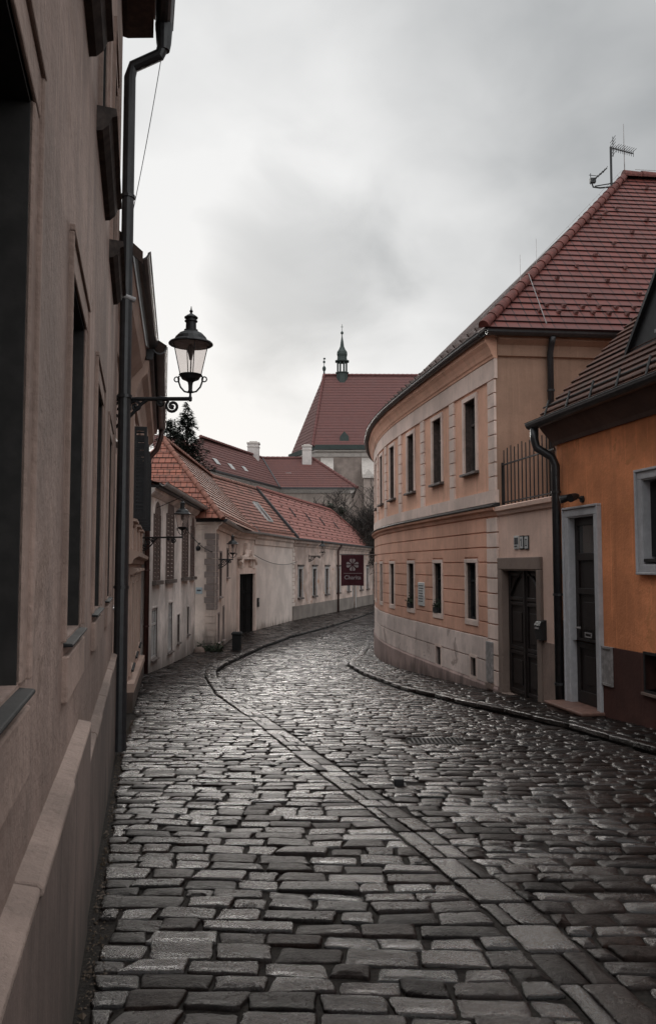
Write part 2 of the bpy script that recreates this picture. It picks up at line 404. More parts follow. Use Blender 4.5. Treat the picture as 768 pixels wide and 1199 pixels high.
def window(parent, path, u0, u1, z0, z1, depth=.16, fmat='wood_grey', fw=.05, surround=None, sill=None, cross=True, hood=None, name='window', lining=None):
    """window (casement frame) > pane, surround, sill"""
    mb = MB(); d = depth
    mb.box(path, u0, u1, z0, z0 + fw, -d - .02, -d + .03); mb.box(path, u0, u1, z1 - fw, z1, -d - .02, -d + .03)
    mb.box(path, u0, u0 + fw, z0 + fw, z1 - fw, -d - .02, -d + .028); mb.box(path, u1 - fw, u1, z0 + fw, z1 - fw, -d - .02, -d + .028)
    um = (u0 + u1) / 2; zt = z0 + (z1 - z0) * .68
    mb.box(path, um - fw * .7, um + fw * .7, z0 + fw, z1 - fw, -d - .015, -d + .035)
    if cross:
        mb.box(path, u0 + fw, um - fw * .7, zt - fw * .5, zt + fw * .5, -d - .015, -d + .03)
        mb.box(path, um + fw * .7, u1 - fw, zt - fw * .5, zt + fw * .5, -d - .015, -d + .03)
    o = build(mb, name, M[fmat], parent)
    build(MB().poly([path.at(u0, z0, -d - .004), path.at(u1, z0, -d - .004), path.at(u1, z1, -d - .004), path.at(u0, z1, -d - .004)]), 'pane', M['pane'], o)
    if lining:
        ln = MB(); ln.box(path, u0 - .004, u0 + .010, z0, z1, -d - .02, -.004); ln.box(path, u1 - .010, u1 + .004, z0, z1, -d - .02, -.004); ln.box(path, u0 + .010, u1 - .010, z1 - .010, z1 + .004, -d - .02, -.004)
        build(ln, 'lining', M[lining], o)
    if surround:
        w, pr, m = surround[:3]; wb = surround[3] if len(surround) > 3 else w
        build(frame4(MB(), path, u0, u1, z0, z1, w, -.02, pr, None, wb), 'surround', M[m], o, bevel=.006)
    if sill:
        pr, th, m = sill[:3]; ext = sill[3] if len(sill) > 3 else .06
        build(MB().sweep(path, u0 - ext, u1 + ext, [(-d, z0 + .015), (pr, z0 - .012), (pr, z0 - th), (-.02, z0 - th)]), 'sill', M[m], o, bevel=.004)
    if hood:
        pr, th, m = hood
        build(MB().sweep(path, u0 - .16, u1 + .16, [(-.02, z1 + .13), (.04, z1 + .13), (pr, z1 + .13 + th * .5), (pr, z1 + .13 + th), (-.02, z1 + .15 + th)]), 'hood', M[m], o)
    return o
def clip(poly, lo, hi):
    def half(p, f):
        out = []
        for i in range(len(p)):
            a, b = p[i], p[(i + 1) % len(p)]; fa, fb = f(a), f(b)
            if fa >= 0: out.append(a)
            if (fa >= 0) != (fb >= 0):
                t = fa / (fa - fb); out.append((lerp(a[0], b[0], t), lerp(a[1], b[1], t)))
        return out
    p = half(poly, lambda q: q[1] - lo)
    return half(p, lambda q: hi - q[1]) if p else p
def roof_plane(pts, course=.24, lift=.03, mb=None):
    """planar roof slope laid in stepped courses; pts[0]->pts[1] is the eave"""
    mb = mb or MB(); pts = [Vector(p) for p in pts]
    e = (pts[1] - pts[0]).normalized(); n = e.cross(pts[2] - pts[0]).normalized()
    if n.z < 0: n = -n
    s = n.cross(e).normalized()
    if s.z < 0: s = -s
    loc = [((p - pts[0]).dot(e), (p - pts[0]).dot(s)) for p in pts]
    top = max(b for a, b in loc); k = 0
    while k * course < top - 1e-4:
        lo = k * course; q = clip(loc, lo, lo + course)
        if len(q) >= 3:
            mb.poly([pts[0] + e * a + s * b + n * lift * (1 - (b - lo) / course) for a, b in q], [(a, b) for a, b in q])
            lowa = [a for a, b in q if abs(b - lo) < 1e-5]
            if len(lowa) >= 2:
                a0, a1 = min(lowa), max(lowa); w = pts[0] + s * lo
                mb.poly([w + e * a0 - n * .02, w + e * a1 - n * .02, w + e * a1 + n * lift, w + e * a0 + n * lift], [(a0, lo + .001), (a1, lo + .001), (a1, lo + .012), (a0, lo + .012)])
        k += 1
    return mb
def caps(a, b, r=.11, ln=.38, mb=None, side=10):
    """overlapping half-round hip or ridge tiles from a up to b"""
    mb = mb or MB(); a, b = Vector(a), Vector(b); d = (b - a); L = d.length; d.normalize()
    w = d.cross(Vector((0, 0, 1))).normalized(); up = w.cross(d).normalized(); n = max(1, round(L / ln))
    for i in range(n):
        p0 = a + d * (L * i / n - .04); p1 = a + d * (L * (i + 1) / n)
        rr = []
        for p, rad in ((p0, r * 1.12), (p0 + d * .05, r * 1.1), (p1, r * .92)):
            rr.append([p + (w * math.cos(math.pi * (k / side * 1.2 - .1)) + up * math.sin(math.pi * (k / side * 1.2 - .1))) * rad for k in range(side + 1)])
        mb.rings(rr, False, False)
        mb.poly(rr[0])
    return mb
def gutter(path, u0, u1, o, z, r=.075):
    prof = [(o + r * math.cos(a), z + r * math.sin(a)) for a in [math.pi + math.pi * k / 8 for k in range(9)]]
    prof += [(o + r + .012, z + .012), (o + r * .8, z - .004)] + [(o + r * .8 * math.cos(a), z + r * .8 * math.sin(a)) for a in [2 * math.pi - math.pi * k / 8 for k in range(1, 8)]] + [(o - r * .8, z)]
    return MB().sweep(path, u0, u1, prof)
def snow_guard(parent, p, dirn, mat='clay_red', s=1.0):
    d = Vector(dirn).normalized()
    mb = MB(); w = d.cross(Vector((0, 0, 1))); w = w.normalized() if w.length > .1 else Vector((1, 0, 0))
    n = w.cross(d).normalized(); n = n if n.z > 0 else -n
    v = [p - w * .035 * s + n * .02, p + w * .035 * s + n * .02, p + w * .03 * s + n * .085 * s, p - w * .03 * s + n * .085 * s, p - w * .03 * s + d * .12 * s + n * .02, p + w * .03 * s + d * .12 * s + n * .02]
    mb.idx(v, [(0, 1, 2, 3), (3, 2, 5, 4), (0, 3, 4), (1, 5, 2), (0, 4, 5, 1)])
    return build(mb, 'snow_guard', M[mat], parent)

# ================================================================== THE SETTING
# plan lines of the street (x, y)
FAR_WALL = [(-3.5, 25.7), (-3.74, 33.8), (-3.27, 36.4), (-1.91, 44.05), (3.62, 66.0)]
LEFT = [(-.195 + .229 * 4, -4), (-.195 - .229 * 7.9, 7.9), (-2.02, 7.95), (-2.6, 11.1), (-2.67, 11.2), (-4.0, 17.75), (-3.9, 17.8), (-4.15, 25.6)] + FAR_WALL + [(5.3, 72.0)]
KERB = [(1.75, -2.0), (.97, 2.73), (.85, 3.61), (.52, 5.16), (-.18, 7.84), (-.94, 10.89), (-1.7, 13.53), (-2.36, 16.73), (-2.68, 19.0), (-2.72, 21.08), (-2.6, 24.0), (-2.3, 28.0), (-1.6, 33.0), (.34, 41.2), (3.14, 55.15), (6.2, 72.0)]
RKERB = [(4.6, -2.0), (3.65, 4.4), (3.06, 7.79), (2.74, 9.66), (2.11, 11.69), (1.29, 14.62), (.78, 18.2), (.50, 21.2), (.62, 22.6), (.95, 24.5), (1.3, 28.0), (2.2, 32.0), (6.0, 38.0), (12.0, 46.0), (16, 72)]
RWALL = [(5.4, -.5), (3.18, 11.3), (2.79, 13.48), (2.57, 14.6), (2.22, 16.55), (1.87, 18.6), (1.62, 20.3), (1.47, 21.9), (1.42, 23.5), (1.5, 26), (1.9, 29.5), (3.0, 33), (8, 39), (13, 46), (17, 72)]
KW = .23
def kraise(Y): return .002 + .090 * min(1, max(0, (Y - 11) / 6))      # the left kerb rises out of the paving downhill
def praise(Y): return .07 * min(1, max(0, (Y - 12) / 6))
RK = .075

def ground_sheet(name, kind_z, xs, ys, mat):
    mb = MB(); n = len(xs)
    vs = [(x, y, gz(y) + kind_z) for y in ys for x in xs]
    fs = [(j * n + i, j * n + i + 1, (j + 1) * n + i + 1, (j + 1) * n + i) for j in range(len(ys) - 1) for i in range(n - 1)]
    mb.idx(vs, fs); o = build(mb, name, mat, recalc=False); o['kind'] = 'structure'; return o
ground_sheet('ground', -.075, [-400, -60, -10, -5, 0, 5, 10, 60, 400], [-120, -30, -6] + [y * .75 - 4.5 for y in range(0, 110)] + [90, 120, 200, 400, 900], M['soil'])

class Setts:
    """individually laid stones of one paving, joined into one mesh with a tone per stone"""
    def __init__(s): s.v = []; s.f = []; s.c = []
    def stone(s, q, zf, n, rnd, dome=.004, tilt=.021, jit=.006, chamf=.012):
        # q: four corners on plan, counter-clockwise; n: detail
        cx = sum(p[0] for p in q) / 4; cy = sum(p[1] for p in q) / 4
        out = []; kc = 4 if n >= 20 else 3 if n >= 16 else 2
        for i in range(4):
            a, b, c, d = q[i - 1], q[i], q[(i + 1) % 4], q[(i + 2) % 4]
            la = math.hypot(a[0] - b[0], a[1] - b[1]); lc = math.hypot(c[0] - b[0], c[1] - b[1]); r = min(la, lc) * random.uniform(.07, .19)
            pa = (b[0] + (a[0] - b[0]) * r / la, b[1] + (a[1] - b[1]) * r / la); pc = (b[0] + (c[0] - b[0]) * r / lc, b[1] + (c[1] - b[1]) * r / lc)
            for j in range(kc):
                t = j / (kc - 1)
                out.append(((1 - t) ** 2 * pa[0] + 2 * t * (1 - t) * b[0] + t * t * pc[0] + random.gauss(0, jit * .25), (1 - t) ** 2 * pa[1] + 2 * t * (1 - t) * b[1] + t * t * pc[1] + random.gauss(0, jit * .25)))
            if n >= 16:
                m = max(1, int(lc / (.035 if n >= 20 else .06))); e = (c[0] + (b[0] - c[0]) * r / lc, c[1] + (b[1] - c[1]) * r / lc)
                nx, ny = -(c[1] - b[1]) / lc, (c[0] - b[0]) / lc; off = 0
                for k in range(1, m):
                    t = k / m; off = off * .6 + random.gauss(0, jit * .4)
                    out.append((pc[0] + (e[0] - pc[0]) * t + nx * off, pc[1] + (e[1] - pc[1]) * t + ny * off))
        tx, ty = random.gauss(0, tilt), random.gauss(0, tilt * 1.3); h = random.gauss(0, .0035)
        m = len(out); b0 = len(s.v)
        hx = max(abs(p[0] - cx) for p in out); hy = max(abs(p[1] - cy) for p in out); hm = min(hx, hy)
        ins = min(chamf, hm * .2) * random.uniform(.75, 1.4)
        for (fr, dz) in ((0, -.05), (ins * .08, -.011), (ins * .32, -.0052), (ins * .8, -.0018), (ins * 1.7, 0.0), (hm * .55, dome * .8)):
            kx = 1 - fr / hx; ky = 1 - fr / hy
            for x, y in out:
                X, Y = cx + (x - cx) * kx, cy + (y - cy) * ky
                s.v.append((X, Y, zf(Y) + h + dz + tx * (X - cx) + ty * (Y - cy)))
        s.v.append((cx, cy, zf(cy) + h + dome)); cen = len(s.v) - 1
        for r in range(5):
            for k in range(m):
                k2 = (k + 1) % m; s.f.append((b0 + r * m + k, b0 + r * m + k2, b0 + (r + 1) * m + k2, b0 + (r + 1) * m + k))
        for k in range(m): s.f.append((b0 + 5 * m + k, b0 + 5 * m + (k + 1) % m, cen))
        s.c += [rnd] * (6 * m + 1)
    def build(s, name, mat):
        me = bpy.data.meshes.new(name); me.from_pydata(s.v, [], s.f)
        a = me.attributes.new('rnd', 'FLOAT_COLOR', 'POINT')
        a.data.foreach_set('color', [x for c in s.c for x in (c[0], c[1], c[2], 1)])
        me.polygons.foreach_set('use_smooth', [True] * len(me.polygons)); me.materials.append(mat)
        o = bpy.data.objects.new(name, me); C.objects.link(o); o['kind'] = 'structure'; ORG[name] = Vector((0, 0, 0)); return o
def tone(): return (random.random() ** 1.7, max(0, random.gauss(.25, .3)), random.random())
HOLES = [(.52, .58, 6.46, 6.54), (.87, 1.37, 8.60, 8.92)]
def courses(S, xl, xr, zf, y0, y1, row, lens, skew=0.0, wave=.045, gap=.0045):
    y = y0
    ph = random.random() * 6
    def edge(x, yy): return yy + skew * x + wave * math.sin(x * 1.3 + ph + yy * .15) + wave * .4 * math.sin(x * 3.1 + yy)
    while y < y1:
        far = max(0, y); h = row * random.uniform(.82, 1.2) * (1 if y < 22 else 1.15)
        ym = y + h / 2; n = 20 if y < 7 else 16 if y < 13 else 8
        a = xl(ym) + .002; b = xr(ym) - .002
        x = a - random.random() * .2; first = True
        while x < b - .05:
            ln = random.uniform(*lens) * (1 if y < 22 else 1.15)
            if random.random() < .09: ln *= 1.35
            x1 = min(x + ln, b)
            if b - x1 < .09: x1 = b
            xa = max(x, a)
            if x1 - xa > .06:
                g = gap * random.uniform(.6, 1.7); k = [random.gauss(0, .008) for _ in range(8)]
                # follow slanted region ends
                s0 = xl(y + h) - xl(y) if xa <= a + .001 else random.gauss(0, .012); s1 = xr(y + h) - xr(y) if x1 >= b - .001 else random.gauss(0, .012)
                q = [(xa + g - s0 / 2 + k[0], edge(xa, y) + g + k[1]), (x1 - g - s1 / 2 + k[2], edge(x1, y) + g + k[3]), (x1 - g + s1 / 2 + k[4], edge(x1, y + h) - g + k[5]), (xa + g + s0 / 2 + k[6], edge(xa, y + h) - g + k[7])]
                cx = (xa + x1) / 2; cy = edge(cx, ym)
                ok = not any(h0 - ln * .35 < cx < h1 + ln * .35 and g0 - h * .4 < cy < g1 + h * .4 for h0, h1, g0, g1 in HOLES)
                if ok: S.stone(q, zf, n, tone())
            x = x1
        y += h
random.seed(11)
S = Setts()   # left pavement: setts laid across, from the house walls to the kerb
courses(S, lambda y: pl(LEFT, y) + .035, lambda y: pl(KERB, y) - KW / 2, lambda y: gz(y) + praise(y), -1.0, 68, .142, (.15, .30), .02)
S.build('left_pavement', M['cobble'])
S = Setts()   # carriageway
courses(S, lambda y: pl(KERB, y) + KW / 2, lambda y: pl(RKERB, y), lambda y: gz(y), -1.0, 68, .134, (.15, .28), .03)
S.build('road', M['cobble'])
S = Setts()   # right pavement
courses(S, lambda y: pl(RKERB, y) + .14, lambda y: pl(RWALL, y) + .1, lambda y: gz(y) + RK - .005, -.5, 33, .15, (.17, .32), .05)
S.build('right_pavement', M['cobble'])
def kerbline(S, pts, w, zf, y0, y1, ln, two=False):
    y = y0
    while y < y1:
        k = random.uniform(*ln) * (1 if y < 20 else 1.5); y2 = y + k
        for (a, b) in (((-w / 2, w / 2),) if not two or random.random() < .3 else ((-w / 2, random.uniform(-.04, .04)),)):
            parts = [(a, b)] if b == w / 2 else [(a, b), (b, w / 2)]
            for c, d in parts:
                q = [(pl(pts, y) + c + .003, y + .005), (pl(pts, y) + d - .003, y + .005), (pl(pts, y2) + d - .003, y2 - .005), (pl(pts, y2) + c + .003, y2 - .005)]
                S.stone(q, zf, 16 if y < 12 else 8, tone(), .003, .007, .006, .014)
        y = y2
S = Setts(); kerbline(S, KERB, KW, lambda y: gz(y) + kraise(y), -1, 68, (.2, .36), True)
S.build('left_kerb', M['kerb'])
S = Setts(); kerbline(S, [(x + .07, y) for x, y in RKERB], .14, lambda y: gz(y) + RK, -.5, 33, (.6, 1.0))
S.build('right_kerb', M['kerb'])
# sandy bedding between the stones
bd = MB(); y = -1.5
while y < 68:
    y2 = y + .5
    for xl, xr, zf in ((lambda v: pl(LEFT, v) - .3, lambda v: pl(KERB, v) - KW / 2 + .02, lambda v: gz(v) + praise(v)), (lambda v: pl(KERB, v) + KW / 2 - .02, lambda v: pl(RKERB, v) + .01, gz), (lambda v: pl(RKERB, v) + .03, lambda v: pl(RWALL, v) + .4, lambda v: gz(v) + RK - .005)):
        if y > 33 and zf(10) > gz(10) + .03: continue
        bd.poly([(xl(y), y, zf(y) - .014), (xr(y), y, zf(y) - .014), (xr(y2), y2, zf(y2) - .014), (xl(y2), y2, zf(y2) - .014)])
    y = y2
o = build(bd, 'paving_bed', M['soil']); o['kind'] = 'structure'
# kerb upstands (solid body under the raised kerb stones) are part of the kerb's ground
kb = MB()
for pts, off, top, y0, y1 in ((KERB, KW / 2 - .012, kraise, 8, 68), ([(x, y) for x, y in RKERB], .012, lambda y: RK, -.5, 33)):
    y = y0
    while y < y1:
        y2 = y + .5
        kb.poly([(pl(pts, y) + off, y, gz(y) - .08), (pl(pts, y2) + off, y2, gz(y2) - .08), (pl(pts, y2) + off, y2, gz(y2) + top(y2) - .012), (pl(pts, y) + off, y, gz(y) + top(y) - .012)])
        y = y2
o = build(kb, 'kerb_bed', M['kerb']); o['kind'] = 'structure'
# grit and dead leaves washed against the foot of the left house
mb = MB(); random.seed(5)
for i in range(2600):
    Y = random.uniform(1.2, 10.5); X = pl(LEFT, Y) + abs(random.gauss(0, .05)) + .012
    r = random.uniform(.003, .011) * (1.5 if random.random() < .1 else 1); a = random.random() * 6.3; z = gz(Y) + random.uniform(-.035, -.004)
    p = [(X + r * math.cos(a + k * 2.1) * random.uniform(.6, 1.3), Y + r * math.sin(a + k * 2.1) * random.uniform(.6, 1.3), z + random.uniform(-.2, .8) * r) for k in range(3)]
    t = (X, Y, z + r * .9); mb.idx(p + [t], [(0, 1, 3), (1, 2, 3), (2, 0, 3)])
o = build(mb, 'grit', M['dead_leaf']); o['kind'] = 'stuff'; o['label'] = 'grit and dead leaf crumbs along the foot of the brown wall'

# small iron things in the carriageway
t = thing('valve_cover', 'small black square iron cap standing in the cobbles mid street', 'valve cover', (.55, 6.5, gz(6.5)))
build(MB().cube((.55, 6.5, gz(6.5) + .012), .075, .085, .07), 'cap', M['iron'], t, bevel=.006)
build(MB().cube((.55, 6.5, gz(6.5) - .02), .115, .12, .03), 'collar', M['iron'], t)
gx, gy = 1.12, 8.76
t = thing('drain_grate', 'dark iron drain grate sunk in the cobbles of the road', 'drain grate', (gx, gy, gz(gy)))
mb = MB()
def on(x, y, dz=0): return (x, y, gz(y) + dz)
for x in (gx - .27, gx + .27): mb.tube([on(x, gy - .2, -.012), on(x, gy + .2, -.03)], .014, 4)
for y in (gy - .2, gy + .2): mb.tube([on(gx - .27, y, -.012), on(gx + .27, y, -.012)], .014, 4)
build(mb, 'frame', M['iron'], t)
mb = MB()
for i in range(11): mb.tube([on(gx - .225 + i * .045, gy - .185, -.008), on(gx - .225 + i * .045, gy + .185, -.008)], .011, 4)
build(mb, 'grille', M['iron'], t)

# ================================================================== LEFT SIDE
# ---- the near brown house
PB = Path([(-.247 + .229 * 3, -3), (-.247 - .229 * 7.9, 7.9)])
PP = Path([(-.195 + .229 * 3, -3), (-.195 - .229 * 7.9, 7.9)])
uY = lambda Y: (Y + 3) / 10.9 * PB.L
h = thing('brown_house', 'tall grey brown rendered house with stone capped plinth along the left edge', 'house', (PB.at(uY(3), gz(3)).x, 3, gz(3)))
wins = [(.95, 1.72), (2.74, 3.44), (4.36, 5.10), (6.04, 6.76)]; wins = [(-.85, .06)] + wins
lo = [(uY(a), uY(b), .99 + .065, 2.31) for a, b in wins]
up = [(uY(a - .22), uY(b - .28), 3.60, 5.15) for a, b in wins]
E1 = uY(7.9)
mb = wall(PB, uY(-3), E1, -.7, 6.75, lo + up, .24)
mb.poly([PB.at(E1, -.7), PB.at(E1, 6.75), PB.at(E1, 6.75, -6), PB.at(E1, -.7, -6)])
build(mb, 'wall', M['render_brown'], h)
for (a, b, c, d) in lo:
    o = window(h, PB, a, b, c, d, .20, 'shutter', .05, None, (.032, .022, 'dark_sill', .02), True, lining='recess_dark')  # lining strips paint the window recess dark over the plaster reveal
    mb = frame4(MB(), PB, a, b, c, d, .075, -.02, .008, .10, 0); frame4(mb, PB, a - .075, b + .075, c, d + .10, .022, -.02, .018, .025, 0)
    build(mb, 'surround', M['surround_brown'], o, bevel=.005)
    build(MB().box(PB, a - .05, b + .05, c - .20, c - .05, -.02, .02), 'apron', M['surround_brown'], o, bevel=.005)
for (a, b, c, d) in up:
    o = window(h, PB, a, b, c, d, .18, 'shutter', .05, None, None, True, lining='recess_dark')
    mb = frame4(MB(), PB, a, b, c, d, .08, -.02, .010, .12, 0); frame4(mb, PB, a - .08, b + .08, c, d + .12, .025, -.02, .024, .03, 0)
    build(mb, 'surround', M['surround_brown'], o)
    build(MB().sweep(PB, a - .20, b + .20, [(-.02, c - .002), (.095, c - .012), (.10, c - .05), (.075, c - .06), (.06, c - .10), (.03, c - .13), (-.02, c - .14)]), 'sill', M['dark_soffit'], o)
mb = MB(); s = uY(3.54)
mb.box(PP, uY(-3), s, -.9, .615, -.30, 0); mb.box(PP, s + .003, E1 - .01, -.9, .44, -.30, -.008)
build(mb, 'plinth', M['plinth_brown'], h)
random.seed(2)
mb = MB()
for a, b, z, of in ((uY(-3), s, .615, 0), (s + .003, E1 - .01, .44, -.008)):
    u = a
    while u < b - .02:
        u2 = min(b, u + random.uniform(.55, .85)); q = random.gauss(0, .003)
        if b - u2 < .2: u2 = b
        mb.sweep(PP, u + .002, u2 - .002, [(-.09, z + .002), (.004 + of + q, z + .002), (.005 + of + q, z + .022), (-.004 + of, z + .030 + q), (-.09, z + .048)]); u = u2
build(mb, 'plinth_cap', M['cap_stone'], h, bevel=.006)
# eaves: boarded soffit, gutter with rounded end, roof
mb = MB().sweep(PB, uY(-3), E1 + .02, [(-.05, 6.63), (.05, 6.61), (.30, 6.65), (.30, 6.77), (-.05, 6.77)]); build(mb, 'soffit', M['soffit'], h)
ra, rb = PB.at(uY(-3), 6.78, .36), PB.at(E1 + .02, 6.78, .36)
rt = roof_plane([ra, rb, PB.at(E1 + .02, 9.70, -3.5), PB.at(uY(-3), 9.70, -3.5)], .24, .03); build(rt, 'roof', M['tile_slate'], h)
build(gutter(PB, uY(-3), E1 + .06, .40, 6.77, .085), 'gutter', M['pipe'], h)
gx_ = PB.at(E1 - .12, 0, .40); px_ = PB.at(E1 - .02, 0, .075)
dp = [Vector((gx_.x, gx_.y, 6.71)), Vector((gx_.x, gx_.y, 6.50)), Vector((lerp(gx_.x, px_.x, .12), lerp(gx_.y, px_.y, .12), 6.40)), Vector((lerp(gx_.x, px_.x, .9), lerp(gx_.y, px_.y, .9), 6.29)), Vector((px_.x, px_.y, 6.18)), Vector((px_.x, px_.y, 2.6)), Vector((px_.x, px_.y, 1.2)), Vector((px_.x, px_.y, gz(7.9) + .03))]
dpo = build(MB().tube(dp, [.062, .062, .058, .058, .058, .060, .066, .066], 12), 'drainpipe', M['pipe'], h, smooth=True)
m = dpo.modifiers.new('e', 'EDGE_SPLIT'); m.split_angle = R(25)
hop = MB().lathe((gx_.x, gx_.y, 0), [(.06, 6.44), (.075, 6.52), (.085, 6.66), (.09, 6.71), (.07, 6.71)], 14); build(hop, 'hopper', M['pipe'], dpo)
for z in (4.95, 2.95, 1.1):
    c = MB().tube([(px_.x, px_.y, z - .015), (px_.x, px_.y, z + .015)], .072, 12); c.tube([(px_.x, px_.y, z), PB.at(E1 - .02, z, -.02)], .008, 6); build(c, 'pipe_clip', M['pipe'], dpo)
# white security camera on the pipe corner
p = PB.at(E1 - .06, 3.93, .05)
t = thing('security_camera', 'small pale security camera beside the tall black drainpipe', 'camera', p)
mb = MB().tube([PB.at(E1 - .06, 3.93, -.01), p], .012, 8); mb.cube(PB.at(E1 - .06, 3.93, -.002), .03, .06, .06); build(mb, 'bracket', M['iron'], t)
build(MB().tube([p + Vector((-.02, -.03, .01)), p + Vector((.10, .05, -.02))], .026, 10), 'housing', M['bone'], t)

# ---- two terrace houses beyond it
P2 = Path([(-2.22, 7.95), (-2.82, 11.25)])
h = thing('narrow_house', 'narrow pinkish house with dark eaves just past the black drainpipe', 'house', P2.at(1.6, gz(9.5)))
mb = wall(P2, 0, P2.L, -1.2, 4.25, [(.9, 1.75, .85, 2.2), (.9, 1.75, 2.75, 3.7)], .18); mb.poly([P2.at(0, -1), P2.at(0, 4.25), P2.at(0, 4.25, -5), P2.at(0, -1, -5)]); build(mb, 'wall', M['pink_render'], h)
for z in ((.85, 2.2), (2.75, 3.7)): window(h, P2, .9, 1.75, *z, .16, 'shutter', .05, (.1, .02, 'pink_trim'), (.06, .04, 'zinc'))
build(MB().sweep(P2, -.02, P2.L, [(-.02, 3.72), (.05, 3.74), (.10, 3.92), (.24, 4.08), (.28, 4.24), (.28, 4.34), (-.02, 4.34)]), 'cornice', M['pink_render'], h)
build(gutter(P2, -.05, P2.L - .02, .36, 4.42, .085), 'gutter', M['pipe'], h)
build(roof_plane([P2.at(-.05, 4.40, .33), P2.at(P2.L, 4.40, .33), P2.at(P2.L, 6.6, -2.2), P2.at(-.05, 6.6, -2.2)], .22, .03), 'roof', M['tile_slate'], h)
mb = MB().poly([P2.at(-.06, 4.3, .38), P2.at(-.06, 4.42, .38), P2.at(-.06, 6.66, -2.2), P2.at(-.06, 6.5, -2.2)]); build(mb, 'verge_board', M['soffit'], h)

P3 = Path([(-2.74, 11.3), (-4.03, 17.78)])
h = thing('shuttered_house', 'pink house with open black shutters and sloping plinth beside white wall', 'house', P3.at(3, gz(14)))
L3 = P3.L
lo = [(a, a + .8, -.18, 1.05) for a in (.7, 2.45, 4.2)]; upw = [(a, a + .8, 2.0, 3.35) for a in (.7, 2.45, 4.2)]
mb = wall(P3, 0, L3, -1.6, 4.3, lo + upw, .16); mb.poly([P3.at(0, -1.4), P3.at(0, 4.3), P3.at(0, 4.3, -5), P3.at(0, -1.4, -5)]); mb.poly([P3.at(L3, -1.4), P3.at(L3, 4.3), P3.at(L3, 4.3, -5), P3.at(L3, -1.4, -5)])
build(mb, 'wall', M['pink_render'], h)
for a, b, c, d in lo: window(h, P3, a, b, c, d, .14, 'shutter', .05, (.10, .035, 'pink_trim'), (.07, .04, 'dark_sill'), True, (.10, .08, 'pink_trim'))
for a, b, c, d in upw:
    window(h, P3, a, b, c, d, .14, 'shutter', .05, (.10, .03, 'pink_trim'), (.09, .05, 'pink_trim'))
    for q in (a - .06, b + .04):
        sb = MB()
        sb.box(P3, q, q + .03, c, d, .01, .06); sb.box(P3, q, q + .03, c, d, .17, .21); sb.box(P3, q, q + .03, c, c + .06, .06, .17); sb.box(P3, q, q + .03, d - .06, d, .06, .17)
        n = 22
        for k in range(n):
            z = lerp(c + .06, d - .06, (k + .5) / n); sb.sbox(P3, q + .004, q + .026, (z - .012, z + .012), (z - .004, z + .02), .06, .17)
        build(sb, 'shutter', M['shutter'], h)
build(MB().sweep(P3, 0, L3, [(-.02, 1.32), (.05, 1.34), (.07, 1.40), (.14, 1.44), (.15, 1.50), (-.02, 1.54)]), 'string_course', M['pink_trim'], h)
for a in (.25, 1.98, 3.72, 5.6): build(MB().box(P3, a, a + .26, 1.54, 3.66, -.02, .035), 'pilaster', M['pink_trim'], h)
build(MB().sweep(P3, -.01, L3, [(-.02, 3.58), (.05, 3.62), (.07, 3.75), (.14, 3.92), (.22, 4.0), (.24, 4.18), (-.02, 4.18)]), 'cornice', M['pink_render'], h)
build(MB().sweep(P3, -.04, L3, [(.20, 4.19), (.29, 4.19), (.31, 4.34), (.20, 4.34)]), 'fascia', M['pipe'], h)
build(gutter(P3, -.06, L3, .38, 4.36, .10), 'gutter', M['pipe'], h)
build(roof_plane([P3.at(-.05, 4.37, .46), P3.at(L3, 4.37, .46), P3.at(L3, 6.6, -2.2), P3.at(-.05, 6.6, -2.2)], .22, .03), 'roof', M['tile_slate'], h)
mb = MB().sbox(P3, 0, L3 - .05, (-1.7, -1.7), (-.42, -.72), -.1, .085); build(mb, 'plinth', M['plinth_brown'], h)
mb = MB().sbox(P3, 0, L3 - .05, (-.417, -.717), (-.30, -.60), -.1, .10); build(mb, 'plinth_cap', M['pink_trim'], h)
a = P3.at(L3 - .1, 0, .38); b = P3.at(L3 - .06, 0, .12)
dp = build(MB().tube([(a.x, a.y, 4.3), (a.x, a.y, 4.12), P3.at(L3 - .08, 3.85, .30), P3.at(L3 - .06, 3.66, .14), (b.x, b.y, 3.5), (b.x, b.y, gz(17.8))], .055, 10), 'drainpipe', M['red_pipe'], h, smooth=True)
for z in (2.6, 1.2, 0): build(MB().tube([(b.x, b.y, z), (b.x, b.y, z + .03)], .066, 10), 'pipe_clip', M['red_pipe'], dp)

# ---- white house
P4 = Path([(-3.9, 17.85), (-4.12, 25.6)])
h = thing('white_house', 'low grey white house with stained foot and narrow louvred upper windows', 'house', P4.at(3.5, gz(21)))
def rect(path, x0, y0, x1, y1):
    a = path.hit(x0, y0); b = path.hit(x1, y1); return a[0], b[0], min(a[1], b[1]), max(a[1], b[1])
def span(path, x0, x1, zt, zb): return path.hit(x0, 650)[0], path.hit(x1, 650)[0], zb, zt
low = [span(P4, 178.5, 185.5, .35, -.78), span(P4, 198.0, 203.0, .38, -.85), span(P4, 208.5, 211.5, .0, -.75), span(P4, 219.8, 222.2, .12, -.68)]
ups = [span(P4, 179.5, 187.0, 2.48, .98), span(P4, 194.5, 203.0, 2.6, .98), span(P4, 213.0, 219.8, 2.5, 1.0), span(P4, 223.0, 227.0, 2.5, 1.0)]
mb = wall(P4, 0, P4.L, -2.0, 3.0, low, .16); mb.poly([P4.at(0, -2), P4.at(0, 3), P4.at(0, 3, -5), P4.at(0, -2, -5)]); build(mb, 'wall', M['white_render'], h)
for a, b, c, d in low: window(h, P4, a, b, c, d, .05, 'white_wood' if b - a > .5 else 'wood_grey', .05 if b - a > .5 else .035, (.05, .012, 'white_render'), (.06, .04, 'wood_grey', .04), b - a > .4, lining='brown_lining')
